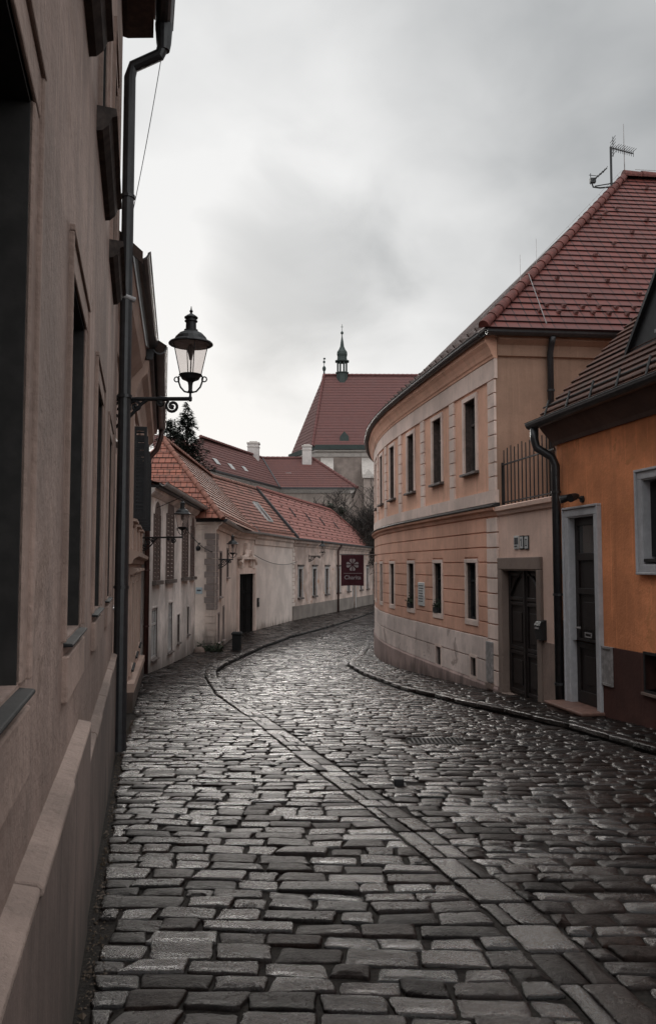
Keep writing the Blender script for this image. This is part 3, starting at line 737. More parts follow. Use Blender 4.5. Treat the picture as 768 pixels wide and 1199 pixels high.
for a, b, c, d in ups:
    sb = MB(); um = (a + b) / 2; r = (b - a) / 2
    for s0, s1 in ((a, um - .01), (um + .01, b)):
        sb.box(P4, s0, s0 + .05, c, d, -.01, .03); sb.box(P4, s1 - .05, s1, c, d, -.01, .03)
        for k in range(16): z = lerp(c, d, k / 16); sb.sweep(P4, s0 + .05, s1 - .05, [(-.01, z), (.008, z), (.024, z + .07), (-.01, z + .085)])
    arc = [(um + r * math.cos(math.pi * k / 12), d + r * .75 * math.sin(math.pi * k / 12)) for k in range(13)]
    sb.rings([[P4.at(u, z, .02) for u, z in arc], [P4.at(u, z, -.01) for u, z in arc]], True, True)
    o = build(sb, 'shutter', M['grey_shutter'], h)
    build(MB().box(P4, a - .08, b + .08, c - .10, c - .01, -.02, .10), 'sill', M['wood_grey'], o)
    arc2 = [(um + (r + .06) * math.cos(math.pi * k / 12), d + (r * .75 + .06) * math.sin(math.pi * k / 12)) for k in range(13)]
    build(MB().rings([[P4.at(u, z, .03) for u, z in arc2], [P4.at(u, z, .03) for u, z in arc], [P4.at(u, z, -.01) for u, z in arc], [P4.at(u, z, -.01) for u, z in arc2]], False, False, True), 'arch_moulding', M['white_render'], o)
build(MB().sweep(P4, 0, P4.L, [(-.02, 2.84), (.04, 2.86), (.12, 2.95), (.13, 3.02), (-.02, 3.02)]), 'cornice', M['white_render'], h)
build(MB().box(P4, 0, P4.L + .1, 3.023, 3.08, -.1, .22), 'fascia', M['pipe'], h)
build(gutter(P4, 0, P4.L + .1, .30, 3.13, .08), 'gutter', M['pale_zinc'], h)
build(roof_plane([P4.at(0, 3.1, .25), P4.at(P4.L + .1, 3.1, .25), P4.at(P4.L + .1, 4.0, -2.8), P4.at(0, 4.0, -2.8)], .24, .03), 'roof', M['tile_brick'], h)

# ---- corner house with quoins and the gate
P5 = Path([(-4.35, 26.0), (-3.5, 25.7), (-3.74, 33.8), (-3.27, 36.4)])
h = thing('corner_house', 'beige corner house with grey quoins and an ornate dark gateway', 'house', P5.at(4, gz(29)))
c1 = P5.c[1]; c2 = P5.c[2]; EZ = 2.66
gate = (P5.hit(278.2, 690)[0], P5.hit(296.3, 690)[0], -2.2, .98); print('gate', gate, c2, P5.L)
def uat(path, px): return path.hit(px, 660)[0]
nich = [(c1 + 1.1, c1 + 1.75, .3, 1.75), (c1 + .75, c1 + 1.15, -1.15, -.25), (c1 + 3.6, c1 + 4.2, .9, 1.9), (c1 + 2.3, c1 + 2.7, -1.2, -.1)]
mb = wall(P5, 0, P5.L, -2.4, EZ, [gate] + nich, .25); build(mb, 'wall', M['beige_render'], h)
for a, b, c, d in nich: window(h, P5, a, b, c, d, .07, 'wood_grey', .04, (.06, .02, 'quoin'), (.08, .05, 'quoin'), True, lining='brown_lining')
# quoin blocks around the corner
for k in range(13):
    z = -.05 + k * .20; w = .62 if k % 2 else .5
    if z + .18 < 2.35: build(MB().sweep(P5, c1 - .005 - w * .62, c1 + w, [(-.02, z), (.025, z), (.025, z + .183), (-.02, z + .183)]), 'quoin', M['quoin'], h)
for k in range(5): 
    z = -1.1 + k * .21
    build(MB().sweep(P5, c1 - .36, c1 + .5, [(-.02, z), (.022, z), (.022, z + .19), (-.02, z + .19)]), 'quoin', M['beige_render'], h)
build(MB().sweep(P5, 0, P5.L, [(-.02, 2.44), (.05, 2.46), (.08, 2.56), (.2, 2.64), (.2, 2.70), (-.02, 2.70)]), 'cornice', M['beige_render'], h)
build(gutter(P5, -.1, c1 + .1, .26, 2.78, .09), 'gutter', M['pipe'], h)
build(gutter(P5, c1 + .12, P5.L + .1, .26, 2.78, .09), 'gutter', M['pale_zinc'], h)
# portal: stone jambs, lintel, scrolled pediment, double gate
po = build(frame4(MB(), P5, gate[0], gate[1], -1.75, gate[3], .2, -.1, .10, .24, 0), 'portal', M['cream'], h)
pm = MB(); um = (gate[0] + gate[1]) / 2
for sg in (-1, 1):
    pts = [P5.at(um + sg * lerp(1.2, .18, t), 1.42 + .55 * math.sin(t * 1.5) ** 2 + .12 * math.sin(t * 6.2), .12) for t in [k / 10 for k in range(11)]]
    pm.tube(pts, [.11 - .005 * k for k in range(11)], 8)
    pm.tube([P5.at(um + sg * (.30 + .14 * math.cos(a)), 1.83 + .14 * math.sin(a), .12) for a in [k * .6 for k in range(11)]], .05, 6)
    pm.box(P5, um + sg * .95 - .14, um + sg * .95 + .14, 1.225, 1.6, -.02, .14); pm.box(P5, um + sg * .62 - .10, um + sg * .62 + .10, 1.3, 1.75, -.02, .09)
pm.box(P5, um - 1.25, um + 1.25, 1.60, 1.68, -.02, .20); pm.box(P5, um - .25, um + .25, 1.7, 2.28, -.02, .12)
build(pm, 'pediment', M['beige_render'], h)
ln_ = MB(); ln_.box(P5, gate[1] - .02, gate[1] + .01, -2.0, gate[3], -.25, -.01); ln_.box(P5, gate[0] - .01, gate[0] + .02, -2.0, gate[3], -.25, -.01); build(ln_, 'gate_lining', M['void_wood'], h)  # strips blacken the beige reveal, painting the dark of the gateway
for k in range(2):
    gw = (gate[1] - gate[0]) / 2; a = gate[0] + .01 + k * gw; g = MB().box(P5, a, a + gw - .02, -1.70, gate[3] - .02, -.10, -.04)
    for z0, z1 in ((-1.5, -.55), (-.4, .15), (.28, .86)): frame4(g, P5, a + .16, a + gw - .18, z0, z1, .05, -.045, -.015)
    build(g, 'gate_leaf', M['void_wood'], h)
# roof with a brick red hip end
ap = Vector((-5.47, 27.06, 5.5)); r2 = Vector((-5.47, 39.5, 5.5))
ea, eb = Vector((-3.28, 25.42, 2.78)), Vector((-3.2, 38.0, 2.78)); ec = Vector((-7.7, 25.42, 2.78))
mb = roof_plane([ec, ea, ap], .20, .03); build(mb, 'hip_roof', M['tile_brick'], h)
build(roof_plane([ea, eb, r2, ap], .20, .03), 'roof', M['tile_pale'], h)
build(MB().poly([ec, ap, r2, Vector((-7.7, 39, 2.78))]), 'back_roof', M['tile_pale'], h)
mb = caps(ea + Vector((0, 0, .02)), ap + Vector((0, 0, .02)), .085, .33); caps(ap + Vector((0, 0, .03)), r2 + Vector((0, 0, .03)), .10, .4, mb); build(mb, 'ridge_tiles', M['clay_brick'], h)
def verge(a, b, name='verge', mat='pipe', parent=None, w=.09, up=.10):
    a, b = Vector(a), Vector(b); mb = MB(); d = (b - a).normalized(); s = d.cross(Vector((0, 0, 1))).normalized(); n = s.cross(d)
    mb.rings([[p + s * w + n * -.05, p + s * w + n * up, p - s * w + n * up, p - s * w + n * -.05] for p in (a, b)]); return build(mb, name, M[mat], parent)
verge(eb, r2, parent=h)
sg_rng = random.Random(3)
for k in range(22):
    t = k / 22 + .02; p = ea.lerp(eb, t) + (ap - ea).normalized() * .0 + Vector((-.12, 0, .16)); snow_guard(h, p + Vector((0, 0, 0)), (-1, 0, 1.2), 'clay_pale', 1.3)
# ---- blank walled house
P6 = Path([(-3.27, 36.42), (-1.91, 44.0)])
h = thing('blank_house', 'low house with a blank beige wall and roof window right of the gateway', 'house', P6.at(3.8, gz(40)))
mb = wall(P6, 0, P6.L, -2.4, 2.35, []); mb.poly([P6.at(0, -2), P6.at(0, 2.35), P6.at(0, 2.35, -.3), P6.at(0, -2, -.3)]); build(mb, 'wall', M['blank_render'], h)
build(MB().sweep(P6, 0, P6.L, [(-.02, 2.26), (.05, 2.28), (.06, 2.5), (.14, 2.58), (.14, 2.72), (-.02, 2.72)]), 'cornice', M['beige_render'], h)
build(gutter(P6, .05, P6.L, .24, 2.80, .09), 'gutter', M['pale_zinc'], h)
a6, b6 = Vector((-3.12, 38.0, 2.8)), Vector((-1.68, 44.0, 2.8)); e = (b6 - a6).normalized(); inw = Vector((-e.y, e.x, 0)) * 2.35 + Vector((0, 0, 2.72))
a6 = a6 - e * .0
a60 = a6 - e * .9
build(roof_plane([a60, b6, b6 + inw, a60 + inw], .22, .03), 'roof', M['tile_pale2'], h)
build(MB().poly([a60 + inw, b6 + inw, b6 + inw * 1 + Vector((-2.2, .6, -2.7)), a60 + inw + Vector((-2.2, .6, -2.7))]), 'back_roof', M['tile_pale2'], h)
build(caps(a60 + inw, b6 + inw, .11, .4), 'ridge_tiles', M['clay_pale'], h)
nn = e.cross(inw.normalized()).normalized(); nn = nn if nn.z > 0 else -nn; si = inw.normalized()
sk0 = a6 + e * 3.1 + si * 1.0
q = [sk0 + nn * .09, sk0 + e * .7 + nn * .09, sk0 + e * .7 + si * 1.25 + nn * .09, sk0 + si * 1.25 + nn * .09]
fr = MB()
for i in range(4):
    a, b = q[i], q[(i + 1) % 4]; fr.tube([a - nn * .04, b - nn * .04], .06, 4)
sko = build(fr, 'skylight', M['pale_zinc'], h); build(MB().poly([p - nn * .03 for p in q]), 'pane', M['pane'], sko)
verge(b6 + e * .06, b6 + inw + e * .06, parent=h, w=.12, up=.14)
for k in range(16): snow_guard(h, a6.lerp(b6, k / 16 + .03) + si * .2, si, 'clay_pale', 1.4)
t = thing('intercom_box', 'small dark box on the blank wall right of the gate', 'intercom', P6.at(.6, -.35))
mb = MB().box(P6, .5, .72, -.52, -.12, -.02, .07); build(mb, 'housing', M['iron'], t, bevel=.01)
build(MB().box(P6, .55, .67, -.30, -.18, .07, .082), 'button_panel', M['grey_box'], t)

# ---- long house at the bend
P7 = Path([(-1.91, 44.02), (3.62, 66.0)])
h = thing('long_house', 'long low house with peeling pink render and red snow guarded roof', 'house', P7.at(10, gz(54)))
def pz(px, y0, y1):
    a = P7.hit(px, y0); b = P7.hit(px, y1); return a[0], min(a[1], b[1]), max(a[1], b[1])
ops = []
for px in (351.5, 368.0, 382.5, 396.0, 408.0, 422.5, 430.0):
    u = P7.hit(px, 660)[0]; ops.append((u - .36, u + .36, -.42, 1.15))
dr = P7.hit(414.5, 690)[0]; door = (dr - .45, dr + .45, -1.72, .45)
ops = [o for o in ops if not (o[0] < door[1] + .2 and o[1] > door[0] - .2)]
mb = wall(P7, 0, P7.L, -2.4, 2.5, ops + [door], .2); mb.poly([P7.at(P7.L, -2), P7.at(P7.L, 2.5), P7.at(P7.L, 2.5, -5), P7.at(P7.L, -2, -5)]); build(mb, 'wall', M['peel_render'], h)
for a, b, c, d in ops: window(h, P7, a, b, c, d, .08, 'shutter', .05, (.14, .04, 'white_wood', 0), (.12, .10, 'wood_grey', .12), True, (.12, .10, 'wood_grey'))
d_ = build(MB().box(P7, door[0], door[1], -1.72, .42, -.19, -.13), 'door', M['dark_wood'], h)
build(frame4(MB(), P7, door[0], door[1], -1.72, .45, .12, -.02, .04, .12, 0), 'frame', M['white_wood'], d_)
build(MB().box(P7, 0, door[0] - .13, -2.4, -.86, -.03, .05), 'plinth', M['grey_plinth'], h)
build(MB().box(P7, door[1] + .13, P7.L, -2.4, -.95, -.03, .05), 'plinth', M['grey_plinth'], h)
for k in range(14): build(MB().box(P7, .0, .28 if k % 2 else .42, -.84 + k * .225, -.84 + k * .225 + .17, -.02, .03), 'quoin', M['blank_render'], h)
build(MB().sweep(P7, 0, P7.L, [(-.02, 2.36), (.05, 2.4), (.1, 2.5), (.2, 2.58), (.2, 2.72), (-.02, 2.72)]), 'cornice', M['peel_render'], h)
build(gutter(P7, 0, P7.L + .2, .30, 2.80, .10), 'gutter', M['zinc'], h)
up_ = P7.hit(394, 660)[0]
build(MB().tube([P7.at(up_ + .3, 2.74, .30), P7.at(up_ + .2, 2.62, .28), P7.at(up_, 2.3, .12), P7.at(up_, gz(52), .12)], .06, 8), 'drainpipe', M['red_pipe'], h, smooth=True)
a7, b7 = Vector((-1.55, 44.1, 2.8)), Vector((3.85, 67.6, 2.8)); e = (b7 - a7).normalized(); run = Vector((-e.y, e.x, 0)); rise = 2.75
ra7 = a7 + run * 2.35 + Vector((0, 0, rise)); rb7 = ra7 + e * 18.1
build(roof_plane([a7, b7, rb7, ra7], .26, .03), 'roof', M['tile_pink'], h)
build(MB().poly([ra7, rb7, b7 + run * 4.7, a7 + run * 4.7]), 'back_roof', M['tile_pink'], h)
build(roof_plane([b7, b7 + run * 4.7, rb7], .26, .03), 'hip_roof', M['tile_pink'], h)
build(caps(ra7, rb7, .12, .45), 'ridge_tiles', M['clay_pink'], h); 
build(caps(b7, rb7, .11, .45), 'ridge_tiles', M['clay_pink'], h)
s7 = (run * 2.35 + Vector((0, 0, rise))).normalized(); n7 = e.cross(s7); n7 = n7 if n7.z > 0 else -n7
cnt = 0
for r_ in range(8):
    for k in range(30):
        u = .7 + k * .82 + (r_ % 2) * .41; b = .3 + r_ * .42
        if u < 22.5 - b * 1.4 and cnt < 98 and (k + r_) % 2 == 0:
            snow_guard(h, a7 + e * u + s7 * b + n7 * .0, s7, 'clay_dark', 1.05); cnt += 1
for u, b in ((3.2, 1.7), (6.5, 1.6), (10, 1.5), (14, 1.4)):
    build(MB().tube([a7 + e * u + s7 * b + n7 * .09, a7 + e * (u + .25) + s7 * (b + .7) + n7 * .09], .035, 5), 'roof_step', M['shutter'], h)

# ================================================================== RIGHT SIDE
# ---- the curved salmon house
CP = Path([(8, 39), (3.0, 33), (1.9, 29.5), (1.5, 26), (1.42, 23.5), (1.47, 21.9), (1.62, 20.3), (1.87, 18.6), (2.22, 16.55), (2.57, 14.6), (2.79, 13.48)], True)
LC = CP.L
u0c = CP.c[8]                                              # facade detail starts beyond the visible bend
h = thing('curved_house', 'salmon two storey house with a curved front and red hipped roof', 'house', CP.at(LC, gz(13.5)))
def cu(px): return CP.hit(px, 660)[0]
lowc = [543.5 + 9.5, 514, 480.5, 460.5, 449.0]
lowu = [cu(p) for p in lowc]; print('low window u from corner', [round(LC - u, 2) for u in lowu])
lowu = [LC - x for x in (1.17, 3.10, 5.1, 7.0, 8.75, 10.5, 12.3)]
lops = [(u - .25, u + .25, .36, 1.36) for u in lowu]
uops = [(u - .29, u + .29, 2.98, 4.28) for u in lowu]
vents = [(LC - .62 - .13, LC - .62 + .13, -.60, -.27), (LC - 2.85 - .15, LC - 2.85 + .15, -.78, -.30)]
vents = [(cu(554.5) - .13, cu(554.5) + .13, -.62, -.30), (cu(514) - .15, cu(514) + .15, -.70, -.30)]
mb = wall(CP, 0, LC, -.2 + .30, 2.2, lops, .17); build(mb, 'ground_wall', M['salmon_ground'], h)
mb = wall(CP, 0, LC, 2.2, 5.2, uops, .17); build(mb, 'upper_wall', M['salmon'], h)
mb = wall(CP, 0, LC, -.66, .10, [(a, b, max(c, -.66), d) for a, b, c, d in vents], .17); build(mb, 'plinth_band', M['band_white'], h)
# rusticated courses standing proud with dark joints between
edges = [-.66, -.285, .10]
mb = MB()
def strips(mb, z0, z1, o, ops, u0, u1):
    cur = u0
    for a, b, c, d in sorted(ops):
        if c < z1 - .004 and d > z0 + .004:
            if a > cur: mb.box(CP, cur, a, z0, z1, -.02, o)
            if c > z0 + .01: mb.box(CP, a, b, z0, min(z1, c), -.02, o)
            if d < z1 - .01: mb.box(CP, a, b, max(z0, d), z1, -.02, o)
            cur = b
    mb.box(CP, cur, u1, z0, z1, -.02, o)
for z0, z1 in ((-.655, -.295), (-.275, .095)): strips(mb, z0, z1, .035, vents, u0c, LC - .42)
build(mb, 'plinth_course', M['band_white'], h, bevel=.004)
mb = MB(); fr_ops = [(a - .09, b + .09, c - .09, d + .10) for a, b, c, d in lops]
zc = [.115 + .2525 * k for k in range(9)]
for z in zc[:8]: strips(mb, z, z + .232, .024, fr_ops, u0c, LC - .42)
build(mb, 'rustic_course', M['salmon_ground'], h, bevel=.004)
mb = MB()
for z in [-.655 + .2525 * k for k in range(0, 11)]: mb.box(CP, LC - .405, LC + .02, z, z + .232, -.02, .034)
build(mb, 'corner_pilaster', M['cream'], h, bevel=.004)
build(MB().sweep(CP, u0c, LC + .02, [(-.02, -1.9), (.055, -1.9), (.055, -.70), (.035, -.66), (-.02, -.66)]), 'base', M['base_taupe'], h)
# string course between the storeys
build(MB().sweep(CP, u0c, LC + .04, [(-.02, 2.13), (.03, 2.14), (.05, 2.20), (.10, 2.23), (.11, 2.27), (-.02, 2.28)]), 'string_course', M['salmon_ground'], h)
build(MB().sweep(CP, u0c, LC + .06, [(-.02, 2.283), (.13, 2.283), (.13, 2.30), (.02, 2.345), (-.02, 2.345)]), 'string_flashing', M['iron'], h)
build(MB().sweep(CP, u0c, LC + .02, [(-.02, 2.348), (.045, 2.348), (.045, 2.56), (-.02, 2.56)]), 'parapet_band', M['cream'], h)
for a, b, c, d in lops: window(h, CP, a, b, c, d, .08, 'dark_sill', .035, (.07, .04, 'cream', .10), (.02, .02, 'dark_sill', 0), True, lining='brown_lining')
for a, b, c, d in uops: window(h, CP, a, b, c, d, .13, 'wood_grey', .04, (.085, .035, 'cream', .005), (.09, .055, 'wood_grey', .1), True, lining='brown_lining')
for a, b, c, d in vents:
    o = build(frame4(MB(), CP, a, b, c, d, .05, -.02, .042, .05, .05), 'cellar_vent', M['cream'], h)
    build(MB().poly([CP.at(a, c, -.02), CP.at(b, c, -.02), CP.at(b, d, -.02), CP.at(a, d, -.02)]), 'grille', M['recess_dark'], o)  # flat dark sheet paints the shade of the vent opening
# pilaster strips of blocks between the upper windows
for u in [LC - .14] + [LC - x for x in (2.13, 4.1, 6.05, 7.88, 9.6, 11.4)]:
    w = .14 if u > LC - .2 else .13; mb = MB()
    for k in range(8): z = 2.563 + .2325 * k; mb.box(CP, u - w, u + w, z, z + .215, -.02, .04)
    build(mb, 'pilaster', M['cream'], h, bevel=.004)
build(MB().sweep(CP, u0c, LC + .02, [(-.02, 4.425), (.035, 4.425), (.035, 4.76), (-.02, 4.76)]), 'frieze', M['cream'], h)
build(MB().sweep(CP, u0c, LC + .03, [(-.02, 4.763), (.05, 4.763), (.06, 4.80), (.08, 4.82), (.10, 4.88), (.14, 4.96), (.19, 5.02), (.20, 5.13), (-.02, 5.13)]), 'cornice', M['salmon'], h)
build(gutter(CP, u0c - 3, LC + .05, .25, 5.16, .075), 'gutter', M['pipe'], h)
# downpipe at the far bend
ud = cu(441.5) - 8
build(MB().tube([CP.at(ud, 5.1, .36), CP.at(ud, 4.95, .34), CP.at(ud, 4.72, .12), CP.at(ud, gz(24), .12)], .055, 10), 'drainpipe', M['pipe'], h, smooth=True)
# end wall facing down to the camera
EW = Path([(2.79, 13.48), (8.6, 14.08)])
opn = [(2.33, 3.1, 4.0, 4.62)]
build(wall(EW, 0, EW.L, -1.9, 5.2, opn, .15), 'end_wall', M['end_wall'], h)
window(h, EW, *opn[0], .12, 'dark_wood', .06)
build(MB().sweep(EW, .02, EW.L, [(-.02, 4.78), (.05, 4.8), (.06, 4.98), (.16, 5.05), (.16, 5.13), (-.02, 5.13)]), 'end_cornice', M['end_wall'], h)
build(gutter(EW, -.22, EW.L, .24, 5.16, .075), 'gutter', M['pipe'], h)
ue = EW.hit(644, 430, .1)[0]
dp = build(MB().tube([EW.at(ue, 5.1, .24), EW.at(ue, 5.0, .18), EW.at(ue, 4.85, .10), EW.at(ue, 2.1, .10)], .052, 10), 'drainpipe', M['pipe'], h, smooth=True)
for z in (4.2, 3.2): build(MB().tube([EW.at(ue, z, .10), EW.at(ue, z + .03, .10)], .064, 10), 'pipe_clip', M['pipe'], dp)
# roof: hip face to the camera, street slope running round the bend
c0 = Vector((2.56, 13.2, 5.20)); apx = Vector((6.7, 18.0, 10.07)); cr = Vector((12.5, 14.18, 5.20)); rr_ = Vector((12.5, 18.6, 10.07))
build(roof_plane([c0, cr, rr_, apx], .205, .024), 'roof', M['tile_red'], h)
mb = MB(); nC = 18; prev = None
for k in range(nC):
    o0 = .23 - 4.94 * k / nC; o1 = .23 - 4.94 * (k + 1) / nC; z0 = 5.2 + 4.87 * k / nC; z1 = 5.2 + 4.87 * (k + 1) / nC
    cut = lambda o: LC + .26 - (.23 - o) * .80
    us0 = [u for u in CP.us(u0c - 4, LC, .5)]
    for i in range(len(us0) - 1):
        a, b = us0[i], us0[i + 1]
        if a > cut(o0): break
        b0 = min(b, cut(o0)); b1 = min(b, cut(o1)); a1 = min(a, cut(o1))
        if i == len(us0) - 2: b0 = cut(o0); b1 = cut(o1)
        mb.poly([CP.at(a, z0 + .04, o0), CP.at(b0, z0 + .04, o0), CP.at(b1, z1, o1), CP.at(a1, z1, o1)], [(a, k * .38), (b0, k * .38), (b1, k * .38 + .38), (a1, k * .38 + .38)])
        mb.poly([CP.at(a, z0 - .01, o0), CP.at(b0, z0 - .01, o0), CP.at(b0, z0 + .04, o0), CP.at(a, z0 + .04, o0)], [(a, k * .38), (b0, k * .38), (b0, k * .38 + .01), (a, k * .38 + .01)])
build(mb, 'street_roof', M['tile_grey'], h)
mb = MB(); q = [CP.at(u, 10.07, -4.71) for u in CP.us(u0c - 4, LC - 4, 1)] + [apx]; qq = [CP.at(u, 5.2, -9.5) for u in CP.us(u0c - 4, LC - 4, 1)] + [Vector((12.5, 22.6, 5.2))]
mb.rings([q, qq], False, False); mb.poly([apx, rr_, Vector((12.5, 22.6, 5.2))]); build(mb, 'back_roof', M['tile_grey'], h)
build(caps(c0 + Vector((0, 0, .05)), apx + Vector((0, 0, .025)), .082, .33), 'hip_tiles', M['clay_red'], h, smooth=False)
build(caps(apx + Vector((0, 0, .03)), rr_ + Vector((0, 0, .03)), .12, .42), 'ridge_tiles', M['clay_red'], h)
sR = (apx - c0); eR = (cr - c0).normalized(); nR = eR.cross(sR).normalized(); nR = nR if nR.z > 0 else -nR
sR = nR.cross(eR); sR = sR if sR.z > 0 else -sR
def on_roof(px, py):
    r = Vector(ray(px, py)); o = Vector((0, 0, CZ)); t = (c0 - o).dot(nR) / r.dot(nR); return o + r * t
for px, py in [(709, 251), (688, 262), (757, 222), (722, 246), (702, 258), (757, 260), (740, 274), (719, 287), (697, 301), (675, 314), (754, 302), (732, 316), (652, 328), (711, 331), (630, 344), (690, 348), (748, 347), (640, 360), (660, 361), (682, 362), (701, 362), (721, 363), (742, 363), (632, 367), (654, 368), (674, 369), (694, 369), (713, 370), (734, 371), (760, 371)]:
    p = on_roof(px, py); snow_guard(h, p, sR, 'clay_light', .9)
for k in range(34):
    u = LC - .3 - k * .38; snow_guard(h, CP.at(u, 5.40, .04), CP.at(u, 6, -.58) - CP.at(u, 5.4, .04), 'clay_grey', 1.0)
# lightning conductor along the hip
mb = MB(); d = (apx - c0)
lc = [c0 + d * t + Vector((-.06, .01, .17)) for t in [k / 24 for k in range(25)]]
mb.tube(lc, .0035, 4)
for p in lc[1::2]: mb.tube([p, p + Vector((.06, -.01, -.12))], .004, 4)
mb.tube([apx + Vector((0, 0, .1)), apx + Vector((0, 0, 1.25))], [.012, .005], 6); mb.tube([apx + Vector((.25, .03, .20)), rr_ + Vector((0, 0, .20))], .006, 5)
for t in (.30, .2): p = c0 + d * t; mb.tube([p + Vector((0, 0, .1)), p + Vector((0, 0, .62))], .0035, 4)
pw = c0 + d * .245 + Vector((0, -.05, .12)); mb.tube([pw, on_roof(639, 384) + Vector((0, -.03, .06))], .008, 5)
build(mb, 'lightning_conductor', M['grey_box'], h)

# television aerial clamped to the hip
ab = min((c0 + d * (k / 400) for k in range(401)), key=lambda p: abs(384 + F * p.x / (math.cos(TH) * p.y + math.sin(TH) * (p.z - CZ)) - 715.5))
t = thing('tv_aerial', 'television aerial mast with two antennas above the red hipped roof', 'aerial', ab)
def asc(px, py): return at(px, py, ab.y)
build(MB().tube([ab + Vector((0, 0, -.1)), asc(714.5, 172)], .026, 8), 'mast', M['iron'], t)
mb = MB(); a, b = asc(714.5, 173), asc(741, 180); mb.tube([a, b], .012, 6)
for k in range(9):
    p = a.lerp(b, .25 + .75 * k / 8); mb.tube([p + Vector((.02, -.13, .05)), p + Vector((-.02, .13, .06))], .006, 5); mb.tube([p + Vector((0, 0, -.07)), p + Vector((0, 0, .07))], .006, 5)
for k in range(6): mb.tube([a + Vector((.05, -.16, -.16 + .07 * k)), a + Vector((.05, .16, -.16 + .07 * k))], .006, 5)
mb.tube([a + Vector((.05, 0, -.2)), a + Vector((.05, 0, .25))], .008, 5); build(mb, 'yagi_antenna', M['iron'], t)
mb = MB(); mb.tube([asc(714, 219), asc(702, 220), asc(694, 219), asc(692.5, 214)], .018, 6); mb.tube([asc(696, 218), asc(720, 214)], .012, 6); build(mb, 'side_arm', M['iron'], t)
mb = MB(); a, b = asc(692, 213), asc(710, 197); mb.tube([a, b], .012, 6); mb.cube(asc(693.5, 211.5), .12, .08, .10)
for k in range(6): p = a.lerp(b, .1 + .16 * k); mb.tube([p + Vector((0, -.15, 0)), p + Vector((0, .15, 0))], .006, 5)
mb.tube([asc(689, 205), asc(698, 206)], .008, 5); mb.tube([asc(691, 203), asc(691, 216)], .008, 5); build(mb, 'small_antenna', M['iron'], t)

# things fixed to the curved front
a = CP.hit(495, 695); t = thing('wall_plaque', 'white lettered memorial plaque between the curved house windows', 'plaque', CP.at(a[0], a[1], .03))
build(MB().box(CP, a[0] - .22, a[0] + .22, a[1] - .26, a[1] + .24, .0, .05), 'slab', M['plaque'], t, bevel=.012)
mb = MB(); random.seed(4)
for k in range(7):
    z = a[1] + .17 - k * .055; u = a[0] - .16
    while u < a[0] + .15: w = random.uniform(.02, .05); mb.box(CP, u, u + w, z - .009, z + .009, .045, .053); u += w + .014
build(mb, 'lettering', M['ink'], t)
t = thing('meter_box', 'tall grey meter box on the corner of the curved house', 'meter box', CP.at(LC - .28, -.6, .05))
build(MB().box(CP, LC - .40, LC - .17, -.62, .05, .0, .075), 'door', M['grey_box'], t, bevel=.008)
build(MB().box(CP, LC - .41, LC - .16, -.72, -.63, .0, .085), 'base', M['stone_frame'], t)
for k, x in enumerate((3.2, 5.2)):
    u = LC - x; t = thing('window_planter', ('small dark plant box in the second ground window from the corner' , 'dark plant box in the third ground window from the corner')[k], 'planter', CP.at(u, .38, 0), 'plant boxes in curved house windows')
    build(MB().box(CP, u - .16, u + .12, .375, .47, -.08, .055), 'box', M['dark_sill'], t)
    mb = MB(); rg = random.Random(k)
    for i in range(160):
        p = CP.at(u - .16 + .28 * rg.random(), .46 + abs(rg.gauss(0, .07)), -.02 + rg.gauss(0, .04)); s = .022
        mb.poly([p + Vector((rg.gauss(0, s), rg.gauss(0, s), rg.gauss(0, s))) for _ in range(3)])
    build(mb, 'leaves', M['leaves'], t, recalc=False)

# Caritas-like banner hung from the bend of the house
Ys = 23.0
def sg(px, py, dy=0): return at(px, py, Ys + dy)
t = thing('hanging_banner', 'dark maroon Charita banner with pale flower cross hanging at the bend', 'banner', sg(412, 649))
build(MB().tube([sg(398, 649.0), CP.at(CP.hit(441, 648)[0] , sg(412, 649).z, -.05)], .016, 8), 'arm', M['zinc'], t)
mb = MB(); nx, nz = 10, 14; tl, br = sg(399.3, 649.8), sg(425.8, 686)
vs = []
for j in range(nz + 1):
    for i in range(nx + 1):
        x = lerp(tl.x, br.x, i / nx); z = lerp(tl.z, br.z, j / nz) + .012 * math.sin(i / nx * math.pi) * (j / nz)
        vs.append((x, Ys + .012 * math.sin(i * .9 + j * .25) * (j / nz), z))
mb.idx(vs, [(j * (nx + 1) + i, j * (nx + 1) + i + 1, (j + 1) * (nx + 1) + i + 1, (j + 1) * (nx + 1) + i) for j in range(nz) for i in range(nx)])
bn = build(mb, 'cloth', M['sign_red'], t, smooth=True)
em = MB(); cc = sg(412.6, 661.3, -.02); Rr = .172
for q in range(4):
    for sgn in (-1, 1):
        a0 = q * math.pi / 2
        for (r0, r1, da, wd) in ((.018, Rr, .13, .052),):
            pts = []
            for k in range(12):                       # flame shaped half petals round the arms of a cross
                tt = k / 11
                pts.append((lerp(.028, Rr * .98, tt), .014 + .0 * tt))
            for k in range(12):
                tt = 1 - k / 11
                pts.append((lerp(.035, Rr * .96, tt), .020 + .075 * math.sin(math.pi * min(1, tt * .86)) ** .8 * tt ** .5))
            em.poly([cc + Vector(((x * math.cos(a0) - sgn * y * math.sin(a0)), 0, (x * math.sin(a0) + sgn * y * math.cos(a0)))) for x, y in pts])
build(em, 'emblem', M['sign_ink'], bn, recalc=False)
